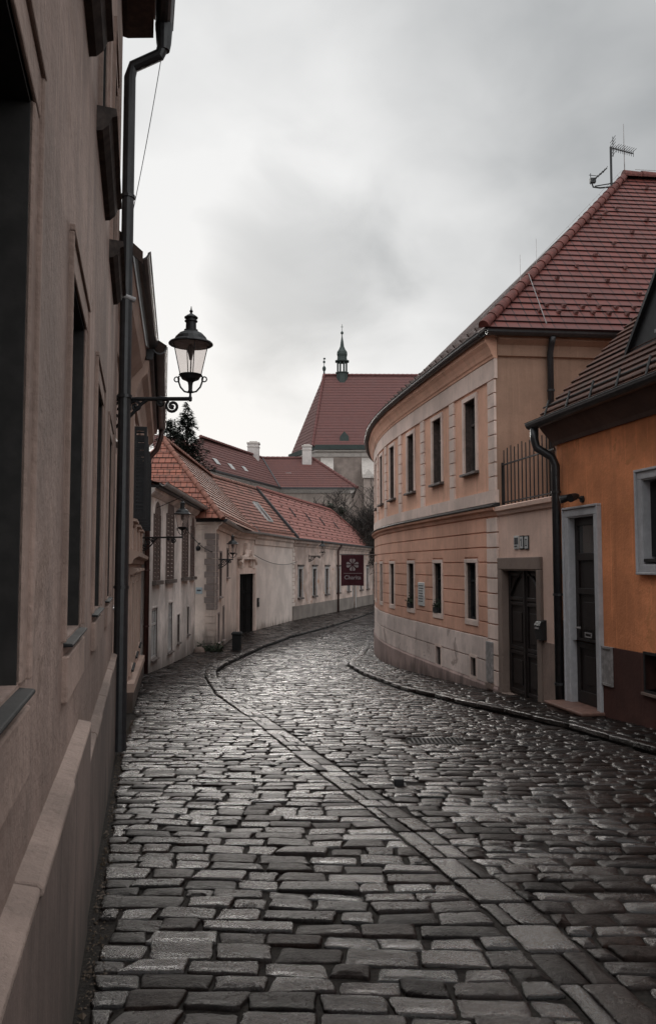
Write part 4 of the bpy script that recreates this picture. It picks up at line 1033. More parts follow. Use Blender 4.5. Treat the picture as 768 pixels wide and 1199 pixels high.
def text(s, size, center, rotz, mat, name, parent, rx=math.pi / 2, ext=.0015, bold=0):
    cv = bpy.data.curves.new(name, 'FONT'); cv.body = s; cv.size = size; cv.align_x = 'CENTER'; cv.align_y = 'CENTER'; cv.extrude = ext; cv.offset = bold
    tmp = bpy.data.objects.new('tmp_text', cv); C.objects.link(tmp)
    bpy.context.view_layer.update()
    me = bpy.data.meshes.new_from_object(tmp.evaluated_get(bpy.context.evaluated_depsgraph_get())); bpy.data.objects.remove(tmp); me.materials.clear(); me.materials.append(M[mat])
    me.transform(Matrix.Translation(Vector(center) - ORG[parent.name]) @ Matrix.Rotation(rotz, 4, 'Z') @ Matrix.Rotation(rx, 4, 'X'))
    me.name = name; o = bpy.data.objects.new(name, me); link(o, parent, ORG[parent.name]); return o
text('Charita', .155, sg(412.8, 676.3, -.022), 0, 'sign_ink', 'lettering', bn, bold=.002)
mb = MB(); rg = random.Random(8); x = sg(402.5, 671).x; z = sg(402.5, 671.3).z
while x < sg(423, 671).x: w = rg.uniform(.012, .03); mb.cube((x + w / 2, Ys - .02, z), w, .003, .014); x += w + .006
build(mb, 'small_print', M['sign_ink'], bn)

# ---- pink gateway wall with terrace fence
PW = Path([(2.80, 13.47), (3.175, 11.36)])
h = thing('gateway_wall', 'pale pink wall with stone framed double door between two houses', 'wall', PW.at(1, gz(12.4)))
def pu(px, py=700): return PW.hit(px, py)
d0, d1 = pu(589.5)[0], pu(630.3)[0]; dtop = pu(610, 667)[1]
print('pink door', d0, d1, dtop, PW.L)
mb = wall(PW, 0, PW.L, -1.6, 2.18, [(d0, d1, -1.6, dtop)], .30); mb.poly([PW.at(0, 2.18), PW.at(PW.L, 2.18), PW.at(PW.L, 2.18, -2.6), PW.at(0, 2.18, -2.6)]); build(mb, 'wall', M['pink_wall'], h)
mb = MB().sweep(PW, 0.02, PW.L, [(-.02, 2.12), (.03, 2.13), (.05, 2.18), (.08, 2.20), (.085, 2.26), (-.02, 2.29)]); build(mb, 'coping', M['pink_wall'], h)
fr = frame4(MB(), PW, d0, d1, -1.3, dtop, .155, -.28, .045, .19, 0); fr.box(PW, d0 - .20, d0 + .0, -1.3, -.74, -.02, .075)
build(fr, 'door_frame', M['stone_frame'], h, bevel=.012)
ln_ = MB(); ln_.box(PW, d0 - .01, d0 + .014, -1.3, dtop, -.295, .03); ln_.box(PW, d1 - .014, d1 + .01, -1.3, dtop, -.295, .03); ln_.box(PW, d0 + .014, d1 - .014, dtop - .014, dtop + .01, -.295, .03)
build(ln_, 'door_lining', M['stone_frame'], h)
dm = (d0 + d1) / 2; zb = gz(12.4) + .05
mb = MB().box(PW, d0, d1, zb - .02, dtop, -.15, -.10)
for a, b in ((d0 + .04, dm - .03), (dm + .03, d1 - .04)):
    mb.box(PW, a - .03, a + .05, zb + .02, dtop - .02, -.10, -.075); mb.box(PW, b - .05, b + .03, zb + .02, dtop - .02, -.10, -.075)
    for z in (zb + .02, zb + .62, zb + .69, zb + 1.38, zb + 1.46, dtop - .10): mb.box(PW, a + .051, b - .051, z, z + .055, -.10, -.072)
    mb.box(PW, a + .12, b - .12, zb + .16, zb + .54, -.10, -.08); mb.box(PW, a + .12, b - .12, zb + .82, zb + 1.28, -.10, -.08)
mb.box(PW, dm - .028, dm + .028, zb + .0, dtop - .005, -.10, -.05)
dd = build(mb, 'door', M['dark_wood'], h, bevel=.006)
mb = MB()
for sg_ in (0, 1):
    a, b = ((d0 + .1, dm - .08), (dm + .08, d1 - .1))[sg_]
    arc = [PW.at(lerp(a, b, k / 10), zb + 1.55 + .34 * math.sin(math.pi * (k / 20 if sg_ == 0 else .5 + k / 20)), -.08) for k in range(11)]
    mb.tube(arc, .022, 6)
build(mb, 'arch_moulding', M['dark_wood'], dd)
build(MB().box(PW, d0 - .02, d1 + .02, zb - .3, zb - .02, -.3, .06), 'threshold', M['stone_frame'], h, bevel=.01)
build(MB().box(PW, d1 + .158, PW.L, -1.5, .22, -.02, .025), 'plinth', M['surround_brown'], h)
build(MB().box(PW, d0 + .002, d0 + .012, zb + .35, zb + .42, -.16, -.09), 'doorbell', M['iron'], h)
a = pu(611, 635)
LBL = ['pale grey house plate leftmost above the pink wall door', 'middle white number plate above the pink wall door', 'right white number plate above the pink wall door']
for k, (px, m) in enumerate(((604.8, 'plaque'), (611.2, 'plaque'), (616.8, 'plaque'))):
    u, z = pu(px, 635.2); w = .075 if k else .085; hh = .105
    t = thing('number_plate', LBL[k], 'number plate', PW.at(u, z, 0), 'house plates over the pink wall door')
    build(MB().box(PW, u - w, u + w, z - hh, z + hh, -.01, .015), 'plate', M['dark_sill' if k else 'plaque'], t)
    build(MB().box(PW, u - w + .014, u + w - .014, z - hh + .016, z + hh - .016, .0, .019), 'enamel', M[m], t)
    mk = MB()
    if k == 0: mk.box(PW, u - w + .03, u + w - .01, z - .03, z + hh - .03, .018, .022); mk.box(PW, u - w + .03, u + w - .03, z - .07, z - .05, .018, .022)
    elif k == 1: mk.box(PW, u - .008, u + .01, z - .06, z + .06, .018, .023); mk.sbox(PW, u - .03, u - .009, (z + .025, z + .045), (z + .04, z + .062), .018, .022)
    else: frame4(mk, PW, u - .018, u + .018, z - .04, z + .04, .014, .017, .022)
    build(mk, 'digits', M['ink'], t)
u, z = pu(636.5, 738); t = thing('letter_box', 'small dark letter box on the pink wall right of the double door', 'letter box', PW.at(u, z))
build(MB().sweep(PW, u - .10, u + .09, [(-.01, z - .14), (.08, z - .14), (.11, z + .07), (.08, z + .13), (-.01, z + .15)]), 'body', M['iron'], t, bevel=.008)
build(MB().box(PW, u - .07, u + .06, z + .02, z + .045, .10, .112), 'slot', M['grey_box'], t)
t = thing('terrace_fence', 'rusty upright bar fence on top of the pink wall', 'fence', PW.at(.9, 2.3))
mb = MB()
for k in range(13):
    u = .12 + k * .145; mb.tube([PW.at(u, 2.26, -.06), PW.at(u, 3.20 + .02 * (k % 3), -.06)], [.011, .009], 6)
build(mb, 'bar', M['iron'], t)
mb = MB().box(PW, .05, 1.98, 2.95, 2.97, -.075, -.045); mb.box(PW, .05, 1.98, 2.33, 2.35, -.075, -.045); mb.box(PW, 0.04, .07, 2.27, 3.0, -.075, -.045); build(mb, 'rail', M['iron'], t)

# ---- orange house
OP = Path([(3.18, 11.34), (4.85, 2.5)])
h = thing('orange_house', 'orange rendered house with dark red plinth and white framed door and window', 'house', OP.at(2, gz(9.5)))
def ou(px, py=660): return OP.hit(px, py)
D0, D1 = ou(668)[0], ou(698.5)[0]; DT = ou(690, 603)[1]; DB = ou(685, 826)[1]
W0 = ou(755)[0]; W1 = W0 + 1.0; WT, WB = ou(760, 560)[1], ou(760, 661)[1]
PT = ou(706, 756)[1]
V0, V1, VT, VB = ou(754)[0], ou(754)[0] + .6, ou(756, 766)[1], ou(756, 807)[1]
print('orange', D0, D1, DT, DB, W0, W1, WT, WB, PT, VT, VB)
ops = [(D0, D1, -1.6, DT), (W0, W1, WB, WT)]
mb = wall(OP, 0, OP.L, PT, 3.3, [(D0, D1, PT, DT), (W0, W1, WB, WT)], .26); 
mb.poly([OP.at(0, -1.5), OP.at(0, 3.3), OP.at(0, 3.3, -3), OP.at(0, -1.5, -3)]); mb.poly([OP.at(0, 3.3), OP.at(0, 6.3, -3), OP.at(0, 3.3, -3)]); build(mb, 'wall', M['orange'], h)
mb = wall(OP, 0, OP.L, -1.6, PT, [(D0, D1, -1.6, PT), (V0, V1, VB, VT)], .26); build(mb, 'plinth', M['maroon'], h)
mb = wall(OP, D1 + .12, OP.L, -1.6, PT - .003, [(V0, V1, VB, VT)], .02); mb2 = MB()
mb2.box(OP, D1 + .115, V0, -1.6, PT - .003, -.02, .022); mb2.box(OP, V1, OP.L, -1.6, PT - .003, -.02, .022); mb2.box(OP, V0, V1, VT, PT - .003, -.02, .022); mb2.box(OP, V0, V1, -1.6, VB, -.02, .022)
mb2.box(OP, .30, D0 - .115, -1.6, PT - .003, -.02, .02)
build(mb2, 'plinth_face', M['maroon'], h)
build(frame4(MB(), OP, D0, D1, DB - .3, DT, .10, -.25, .045, .10, 0), 'door_frame', M['white_frame'], h, bevel=.008)
ln_ = MB(); ln_.box(OP, D0 - .01, D0 + .014, DB - .3, DT, -.255, .03); ln_.box(OP, D1 - .014, D1 + .01, DB - .3, DT, -.255, .03); ln_.box(OP, D0 + .014, D1 - .014, DT - .014, DT + .01, -.255, .03)
build(ln_, 'door_lining', M['white_frame'], h)
build(frame4(MB(), OP, D0 - .1, D1 + .1, DB - .3, DT + .1, .028, -.02, .065, .03, 0), 'door_architrave', M['white_frame'], h, bevel=.006)
mb = MB().box(OP, D0, D1, DB - .02, DT, -.13, -.08)
w = D1 - D0
mb.box(OP, D0, D0 + .09, DB, DT, -.08, -.055); mb.box(OP, D1 - .09, D1, DB, DT, -.08, -.055)
for z0, z1 in ((DB, DB + .16), (DB + .72, DB + .84), (DB + 1.42, DB + 1.5), (DB + 1.86, DB + 1.96), (DT - .12, DT)): mb.box(OP, D0 + .091, D1 - .091, z0, z1, -.08, -.05)
mb.box(OP, D0 + .2, D1 - .2, DB + .26, DB + .62, -.08, -.06); mb.box(OP, D0 + .2, D1 - .2, DB + .96, DB + 1.32, -.08, -.06)
dd = build(mb, 'door', M['dark_wood'], h, bevel=.006)
build(MB().poly([OP.at(D0 + .09, DB + 1.96, -.072), OP.at(D1 - .09, DB + 1.96, -.072), OP.at(D1 - .09, DT - .12, -.072), OP.at(D0 + .09, DT - .12, -.072)]), 'pane', M['pane'], dd)
mb = frame4(MB(), OP, D0 + w * .5 - .07, D0 + w * .5 + .07, DB + .88, DB + .915, .015, -.05, -.038); build(mb, 'letter_slot', M['grey_box'], dd)
build(MB().tube([OP.at(D0 + .13, DB + .98, -.05), OP.at(D0 + .13, DB + .98, .01), OP.at(D0 + .23, DB + .98, .01)], .012, 6), 'handle', M['grey_box'], dd)
build(MB().box(OP, D0 - .17, D1 + .14, gz(10.2) - .2, DB - .045, -.2, .30), 'step', M['base_taupe'], h, bevel=.012)
build(MB().box(OP, D0 - .19, D1 + .16, DB - .042, DB - .002, -.26, .33), 'step_slab', M['tile_step'], h, bevel=.012)
o = window(h, OP, W0, W1, WB, WT, .16, 'dark_sill', .05, None, None, True)
build(frame4(MB(), OP, W0, W1, WB, WT, .085, -.15, .035, .085, .085), 'surround', M['white_frame'], o, bevel=.006)
build(frame4(MB(), OP, W0 - .085, W1 + .085, WB - .085, WT + .085, .03, -.02, .055, .03, .03), 'surround', M['white_frame'], o, bevel=.006)
ln_ = MB(); ln_.box(OP, W0 - .01, W0 + .014, WB, WT, -.15, .02); ln_.box(OP, W1 - .014, W1 + .01, WB, WT, -.15, .02); ln_.box(OP, W0 + .014, W1 - .014, WT - .014, WT + .01, -.15, .02)
build(ln_, 'lining', M['white_frame'], o)
sb = MB()
n = 9
for k in range(n): sb.box(OP, lerp(W0, W1, k / n) + .004, lerp(W0, W1, (k + 1) / n) - .004, WB + .09, WT - .03, -.10, -.075)
build(sb, 'shutter', M['dark_sill'], o, bevel=.004)
build(MB().box(OP, W0 + .02, W1 - .02, WB + .03, WB + .065, -.1, .03), 'sill', M['iron'], o)
o = build(frame4(MB(), OP, V0, V1, VB, VT, .03, -.2, .03, .03, .03), 'cellar_window', M['iron'], h)
build(MB().poly([OP.at(V0, VB, -.15), OP.at(V1, VB, -.15), OP.at(V1, VT, -.15), OP.at(V0, VT, -.15)]), 'pane', M['recess_dark'], o)
build(MB().box(OP, V0 - .06, V1 + .06, VB - .06, VB - .032, -.02, .05), 'sill', M['stone_frame'], o)
# eaves
build(MB().sweep(OP, -.06, OP.L, [(-.02, 2.98), (.03, 2.98), (.05, 3.03), (.18, 3.17), (.23, 3.24), (-.02, 3.24)]), 'cornice', M['eave_brown'], h)
build(gutter(OP, -.16, OP.L, .31, 3.29, .085), 'gutter', M['pipe'], h)
mb = MB(); mb.sweep(OP, -.16, OP.L, [(.375, 3.285), (.40, 3.287), (.40, 3.305), (.375, 3.305)]); build(mb, 'gutter_bead', M['zinc'], h)
ue0 = .10
dp = MB().tube([OP.at(ue0 - .14, 3.22, .31), OP.at(ue0 - .14, 3.06, .31), OP.at(ue0 - .13, 2.94, .28), OP.at(ue0, 2.80, .12), OP.at(ue0 + .02, 2.68, .08), OP.at(ue0 + .02, gz(11.3), .08)], .058, 12)
dp = build(dp, 'drainpipe', M['pipe'], h, smooth=True)
for z in (2.3, .9, -.3): build(MB().tube([OP.at(ue0 + .02, z, .08), OP.at(ue0 + .02, z + .03, .08)], .07, 12), 'pipe_clip', M['pipe'], dp)
ev, evb = OP.at(-.16, 3.30, .27), OP.at(OP.L, 3.30, .27)
tp0, tp1 = OP.at(-.16, 3.30 + 3.6, -3.33), OP.at(OP.L, 3.30 + 3.6, -3.33)
build(roof_plane([ev, evb, tp1, tp0], .17, .028), 'roof', M['tile_slate'], h)
build(MB().poly([tp0, tp1, OP.at(OP.L, 3.3, -6.9), OP.at(-.16, 3.3, -6.9)]), 'back_roof', M['tile_slate'], h)
mb = MB().tube([OP.at(-.1, 3.52, .14), OP.at(8, 3.52, .14)], .012, 6)
for k in range(9): u = .05 + k * .62; mb.tube([OP.at(u, 3.36, .2), OP.at(u, 3.60, .13)], .014, 6)
build(mb, 'snow_rail', M['iron'], h)
mb = MB(); v0 = OP.at(-.17, 3.34, .27)
for k in range(12): pass
# dormer: steep dark gable
du = OP.hit(731, 425)[0]
df = -.44; db = 3.30 + .27 + .44
mb = MB(); half = 1.25; peak = 1.42; uc = 1.16 + half
A, B, Pk = OP.at(uc - half, db - .02, df), OP.at(uc + half, db - .02, df), OP.at(uc, db + peak, df)
mb.poly([A, B, Pk]); bk = OP.at(uc, db + peak, df - peak)
dm_ = build(mb, 'dormer', M['iron'], h)
mb = MB(); n_ = MB()
for p, q in ((A, Pk), (B, Pk)):
    e2 = (q - p); out = OP.at(0, 0, .05) - OP.at(0, 0, 0); p2 = p - e2 * .02; q2 = q
    mb.rings([[p2 + out, q2 + out, q2 + out + Vector((0, 0, .07)), p2 + out + Vector((0, 0, .07))], [p2 - out * .1, bk, bk + Vector((0, 0, .07)), p2 - out * .1 + Vector((0, 0, .07))]], True, True)
build(mb, 'dormer_roof', M['iron'], dm_)
window(h, OP, uc - .35, uc + .35, db + .18, db + .85, -df - .02, 'white_wood', .05, None, None, True, None, 'dormer_window')
build(MB().sweep(OP, uc - .5, uc + .5, [(df, db + .06), (df + .12, db + .04), (df + .12, db + .08), (df, db + .14)]), 'dormer_sill', M['zinc'], dm_)
# fixtures on the orange wall
u, z = ou(680, 583); p = OP.at(u, z, .10)
t = thing('wall_spotlight', 'black twin headed spotlight above the white framed door', 'spotlight', OP.at(u, z))
build(MB().tube([OP.at(u + .05, z - .02, -.01), OP.at(u + .05, z - .02, .03)], .045, 12), 'mount', M['iron'], t)
mb = MB().tube([OP.at(u + .05, z - .02, .03), OP.at(u + .03, z + .02, .10), OP.at(u + .10, z + .03, .12)], .014, 6); mb.tube([OP.at(u + .05, z, .1), OP.at(u - .06, z + .02, .12)], .014, 6); build(mb, 'arm', M['iron'], t)
for s_ in (-1, 1):
    a = OP.at(u + .02 + s_ * .08, z + .02, .10); b = OP.at(u + .02 + s_ * .14, z - .02, .24)
    build(MB().tube([a, a.lerp(b, .3), b], [.028, .045, .056], 12), 'lamp_head', M['iron'], t)
u, z = ou(657.3, 663); t = thing('door_plate', 'small pale framed plate on orange wall left of the narrow door', 'plate', OP.at(u, z)); build(MB().box(OP, u - .05, u + .05, z - .10, z + .10, -.01, .018), 'frame', M['grey_box'], t); build(MB().box(OP, u - .035, u + .035, z - .085, z + .085, .01, .021), 'enamel', M['plaque'], t)
u, z = ou(657.5, 737); t = thing('door_intercom', 'dark intercom panel beside the narrow white framed door', 'intercom', OP.at(u, z)); build(MB().box(OP, u - .055, u + .055, z - .13, z + .13, -.01, .04), 'housing', M['iron'], t, bevel=.006); build(MB().box(OP, u - .03, u + .03, z - .08, z - .02, .03, .045), 'button_panel', M['grey_box'], t)
u, z = ou(713, 780); t = thing('meter_hatch', 'grey mottled meter hatch in the dark red plinth', 'meter hatch', OP.at(u, z)); build(frame4(MB(), OP, u - .10, u + .10, z - .21, z + .21, .025, -.01, .045), 'frame', M['grey_box'], t); build(MB().box(OP, u - .1, u + .1, z - .21, z + .21, -.01, .03), 'door', M['blue_plate'] if False else M['grey_box'], t)

# ================================================================== LANTERNS
def lantern(root_pos, out_dir, reach, label, s=1.0):
    """wall lantern on a scrolled bracket: bracket, lamp base, glass, cap, finial, burner"""
    o = Vector(root_pos); d = Vector((out_dir[0], out_dir[1], 0)).normalized(); w = Vector((-d.y, d.x, 0))
    t = thing('wall_lantern', label, 'street lamp', o, 'old wall lanterns along the street')
    p = lambda a, z, l=0: o + d * a * s + w * l * s + Vector((0, 0, z * s))
    L = reach / s
    mb = MB()
    mb.tube([p(0, 0), p(L, 0)], .021 * s, 8); mb.tube([p(.0, .08), p(.0, -.34)], .022 * s, 8)
    mb.tube([p(0, -.32), p(.12, -.30), p(.26, -.20), p(.40, -.05), p(.46, -.005)], .018 * s, 8)
    def spiral(cx, cz, r, a0, turns, sgn):
        return [p(cx + r * (1 - .75 * k / 20) * math.cos(a0 + sgn * turns * 2 * math.pi * k / 20), cz + r * (1 - .75 * k / 20) * math.sin(a0 + sgn * turns * 2 * math.pi * k / 20)) for k in range(21)]
    for cx, cz, r, a0, tn, sg_ in ((.19, -.115, .10, 0, 1.5, 1), (.075, -.215, .07, 1, 1.3, -1), (L * .80, -.075, .068, 2.2, 1.5, 1), (L * .66, -.04, .034, 0, 1.2, -1), (.34, -.075, .06, 3, 1.3, -1)):
        mb.tube(spiral(cx, cz, r, a0, tn, sg_), .015 * s, 6)
        mb.lathe(p(cx, cz) + Vector((0, 0, -.018 * s)), [(.001, 0), (.016 * s, .008 * s), (.018 * s, .018 * s), (.016 * s, .028 * s), (.001, .036 * s)], 8)
    mb.tube([p(L * .58, 0), p(L * .66, .02), p(L * .75, .0)], .012 * s, 6)
    build(mb, 'bracket', M['iron'], t)
    c = p(L, 0); q = lambda pr: [(r * s * (1.13 if z > .24 else 1.0), z * s) for r, z in pr]
    mb = MB().lathe(c, q([(.004, -.03), (.018, -.02), (.02, .01), (.012, .03), (.012, .06), (.03, .07), (.02, .09), (.022, .14), (.028, .17), (.05, .185), (.085, .20), (.10, .225), (.105, .245), (.10, .25), (.03, .25)]), 16)
    for k in range(2):
        sg_ = 1 if k else -1
        pts = [p(L + sg_ * (.015 + .09 * math.sin(a)) if False else L + sg_ * x, z) for x, z in ((.012, .065), (.06, .075), (.10, .12), (.118, .17), (.125, .215), (.112, .235))]
        mb.tube(pts, .009 * s, 6); mb.tube([p(L + sg_ * (.14 + .026 * math.cos(a)), .20 + .026 * math.sin(a)) for a in [j * .7 for j in range(10)]], .007 * s, 6)
    build(mb, 'lamp_base', M['iron'], t, smooth=False)
    mb = MB(); n = 8
    r0, z0, r1, z1 = .108, .25, .176, .565
    ring = lambda r, z: [c + Vector((math.cos(2 * math.pi * (k + .5) / n) * r * s, math.sin(2 * math.pi * (k + .5) / n) * r * s, z * s)) for k in range(n)]
    g = MB().rings([ring(r0, z0), ring(r1, z1)], True, False); gl = build(g, 'glass', M['glass'], t)
    for k in range(0, n, 2): mb.tube([ring(r0, z0)[k], ring(r1, z1)[k]], .005 * s, 5)
    build(mb, 'glazing_bar', M['iron'], gl)
    mb = MB().lathe(c, q([(.17, .560), (.195, .556), (.20, .562), (.192, .578), (.165, .592), (.15, .60), (.135, .635), (.105, .67), (.07, .69), (.062, .695), (.062, .71), (.048, .715), (.046, .79), (.058, .795), (.058, .805), (.046, .81), (.046, .825), (.06, .83), (.062, .84), (.04, .86), (.018, .875), (.008, .885), (.016, .90), (.016, .908), (.007, .92), (.003, .955)]), 20)
    build(mb, 'cap', M['iron'], t, smooth=False)
    build(MB().lathe(c, q([(.165, .5585), (.15, .575), (.02, .585)]), 16), 'reflector', M['grey_box'], t)
    mb = MB().tube([p(L, .25), p(L + .005, .42)], .007 * s, 6); mb.lathe(c, q([(.012, .40), (.018, .44), (.03, .49), (.028, .53), (.015, .56)]), 10); build(mb, 'burner', M['shutter'], t)
    return t
y1 = 8.05; b1 = P2.at(.12, 0, 0)
z1 = at(180, 467, y1).z; tip = at(223, 467, y1 + .0)
dv = Vector((tip.x - b1.x, tip.y - b1.y))
lantern((b1.x, b1.y, z1), dv, dv.length, 'large near lantern on scrolled bracket past the black drainpipe', .98)
b2 = P3.at(P3.L - .25, 0, 0); tp2 = at(213.5, 629, 17.2); dv = Vector((tp2.x - b2.x, tp2.y - b2.y)); lantern((b2.x, b2.y, tp2.z), dv, dv.length, 'lantern in front of the white house windows', .86)
u3, z3 = P5.hit(255.5, 656); b3 = P5.at(u3, 0, 0); tp3 = at(272.5, 655, b3.y + .05); dv = Vector((tp3.x - b3.x, tp3.y - b3.y)); lantern((b3.x, b3.y, tp3.z), dv, dv.length, 'lantern left of the ornate gateway on the corner house', .88)
u4, z4 = P7.hit(361.5, 654); b4 = P7.at(u4, 0, 0); tp4 = at(377.5, 651, b4.y - .1); dv = Vector((tp4.x - b4.x, tp4.y - b4.y)); lantern((b4.x, b4.y, tp4.z), dv, dv.length, 'farthest lantern on the long house under the red roof', 1.0)

# ================================================================== SMALL STREET THINGS
t = thing('litter_bin', 'black upright litter bin on the pavement before the gateway', 'litter bin', (-2.88, 26.2, gz(26.2) + .07))
bz = gz(26.2) + .05; mb = MB()
c_ = Vector((-2.88, 26.2, 0))
def sq(w, z): return [c_ + Vector((x * w / 2, y * w / 2, z)) for x, y in ((-1, -1), (1, -1), (1, 1), (-1, 1))]
mb.rings([sq(.26, bz), sq(.29, bz + .50)]); build(mb, 'body', M['bin'], t, bevel=.012)
build(MB().rings([sq(.33, bz + .503), sq(.33, bz + .545), sq(.27, bz + .585)]), 'rim', M['bin'], t, bevel=.008)
u, z = P5.hit(233.5, 691.5); t = thing('street_plate', 'small pale blue grey street plate left of the quoins', 'street sign', P5.at(u, z))
build(MB().box(P5, u - .11, u + .11, z - .10, z + .10, -.01, .02), 'plate', M['blue_plate'], t); build(MB().box(P5, u - .07, u + .07, z - .02, z + .03, .015, .024), 'lettering', M['ink'], t)
u, z = P5.hit(234.5, 642); t = thing('dome_camera', 'round black dome camera high on the corner house', 'camera', P5.at(u, z))
build(MB().tube([P5.at(u, z + .16, -.01), P5.at(u, z + .16, .12), P5.at(u, z + .06, .13)], .018, 6), 'bracket', M['iron'], t); build(MB().lathe(P5.at(u, z, .13), [(.005, -.09), (.06, -.07), (.085, 0), (.08, .05), (.03, .07)], 12), 'dome', M['iron'], t)
t = thing('pavement_weed', 'low dark weedy plant at the foot of the corner quoins', 'plant', (-3.75, 25.55, gz(25.5)))
mb = MB(); rg = random.Random(12)
for i in range(420):
    x = -4.0 + rg.random() * .75; p = Vector((x, 25.62 - .06 * (x + 4) - abs(rg.gauss(0, .09)), gz(25.5) + .08 + abs(rg.gauss(0, .10)))); s = .035
    mb.poly([p + Vector((rg.gauss(0, s), rg.gauss(0, s), rg.gauss(0, s))) for _ in range(3)])
build(mb, 'leaves', M['leaves'], t, recalc=False)
t = build(MB().lathe((0, 0, 0), [(.17, -.1), (.17, .05), (.15, .13), (.08, .18), (.005, .19)], 12), 'kerb_stone', M['cap_stone'], None, True, loc=(0, 0, 0)); t.location = (-3.92, 25.2, gz(25.2) + .05); tag(t, 'rounded pale guard stone at the corner of the white house', 'guard stone')
def wire(a, b, sag, label, r=.008):
    a, b = Vector(a), Vector(b); mb = MB().tube([a.lerp(b, k / 16) - Vector((0, 0, sag * 4 * (k / 16) * (1 - k / 16))) for k in range(17)], r, 5)
    mb.v = [tuple(Vector(v) - a) for v in mb.v]
    o = build(mb, 'overhead_wire', M['iron'], None); o.location = a; return tag(o, label, 'wire')
wire(at(190, 62, 7.9), at(156, 247, 8.25), .06, 'thin wire slanting down from the near eaves gutter', .004)
wire(at(183, 595, 18.0), tp2 + Vector((0, 0, .85)), -.0, 'short stay wire from the red drainpipe to the lantern', .008)
wire(P4.at(5.4, 2.35, .05), P5.at(c1 - .1, 1.75, .05), .12, 'slack cable sagging from the white house to the corner house', .010)
wire(P5.at(P5.L - .3, 1.8, .1), P7.at(.6, 1.55, .1), .28, 'slack cable looping across the blank beige wall', .012)

# ================================================================== BACKGROUND
# ---- L shaped manor with chimneys
h = thing('manor_house', 'large hipped red roofed manor with two pale chimneys behind the row', 'house', (-4, 77, gz(70)))
ez, rz = 8.3, 11.6
k0, k1, k2 = Vector((-8.9, 61, ez)), Vector((-4.6, 75, ez)), Vector((2.15, 75.2, ez))
for a, b in ((k0, k1), (k1, k2), (k2, Vector((2.15, 84, ez)))):
    pp = Path([(a.x, a.y), (b.x, b.y)]); mb = wall(pp, 0, pp.L, -2.5, ez, []); build(mb, 'wall', M['manor_wall'], h)
    build(MB().sweep(pp, -.3, pp.L + .2, [(-.1, ez - .35), (.1, ez - .3), (.3, ez - .05), (.3, ez + .06), (-.1, ez + .06)]), 'cornice', M['church_trim'], h)
    build(MB().sweep(pp, -.3, pp.L + .3, [(.28, ez + .06), (.5, ez + .06), (.5, ez + .2), (.28, ez + .2)]), 'gutter', M['pipe'], h)
q1, q2, q3 = Vector((-10.3, 66.0, rz)), Vector((-6.4, 79, rz)), Vector((-1.5, 79.2, rz))
k0b = k0 + (k0 - k1).normalized() * 6; q1b = q1 + (q1 - q2).normalized() * 0
up_z = Vector((0, 0, .18))
build(roof_plane([k0b + up_z, k1 + up_z + Vector((.3, 0, 0)), q2 + up_z, q1b + up_z], .4, .03), 'roof', M['tile_manor'], h)
build(roof_plane([k1 + up_z + Vector((.2, -.4, 0)), k2 + up_z + Vector((.5, -.4, 0)), q3 + up_z, q2 + up_z], .4, .03), 'roof', M['tile_manor'], h)
build(roof_plane([k2 + up_z + Vector((.5, -.4, 0)), Vector((2.65, 84, ez + .18)), q3 + up_z], .4, .03), 'hip_roof', M['tile_manor'], h)
build(roof_plane([k0b + up_z, q1b + up_z, k0b + up_z + Vector((-6, 3, 0))], .4, .03), 'hip_roof', M['tile_manor'], h)
mb = MB().poly([q1b + up_z, q2 + up_z, q2 + Vector((-4, 6, -3.5)), q1b + Vector((-6, 2, -3.5))]); mb.poly([q2 + up_z, q3 + up_z, Vector((2.65, 84, ez)), q2 + Vector((-4, 6, -3.5))]); build(mb, 'back_roof', M['tile_manor'], h)
mb = caps(k2 + up_z + Vector((.5, -.4, 0)), q3 + up_z, .16, .5); caps(q2 + up_z, q3 + up_z, .15, .5, mb); caps(q1b + up_z, q2 + up_z, .15, .5, mb); build(mb, 'ridge_tiles', M['clay_manor'], h)
build(MB().tube([k1 + up_z + Vector((.2, -.4, .02)), q2 + up_z + Vector((0, 0, .05))], .09, 5), 'valley_flashing', M['pipe'], h)
for (px, pt, pb, wpx, Y) in ((297, 520, 545, 15, 77.0), (359.5, 523.5, 545, 12.5, 78.6)):
    a = at(px, pt, Y); b = at(px, pb, Y); w = wpx / 960 * Y
    mb = MB(); mb.cube(((a.x), Y, (a.z + b.z) / 2 - .4), w * .88, .9, a.z - b.z + .8)
    o = build(mb, 'chimney', M['chimney'], h, bevel=.03)
    mb = MB().cube((a.x, Y, a.z + .04), w, 1.05, .16); mb.cube((a.x, Y, a.z - .3), w * .96, 1.0, .1)
    mb.cube((a.x, Y, a.z + .18), w * .6, .6, .12); build(mb, 'chimney_cap', M['church_trim'], o, bevel=.02)
for px, py in ((253, 541), (270.5, 547), (286.5, 550)):
    e_ = (k1 - k0).normalized(); n__ = e_.cross(q1 - k0).normalized(); n__ = n__ if n__.z > 0 else -n__
    r_ = Vector(ray(px, py)); tt = (k0 + up_z - Vector((0, 0, CZ))).dot(n__) / r_.dot(n__); p = Vector((0, 0, CZ)) + r_ * tt; s__ = n__.cross(e_); s__ = s__ if s__.z > 0 else -s__
    build(MB().poly([p + n__ * .09 + e_ * (a_ * .4) + s__ * (b_ * .32) for a_, b_ in ((-1, -1), (1, -1), (1, 1), (-1, 1))]), 'skylight', M['pale_zinc'], h)
p = at(338, 556, 77.0)
mb = MB().cube(p, .5, .5, .35); build(mb, 'roof_vent', M['pale_zinc'], h)
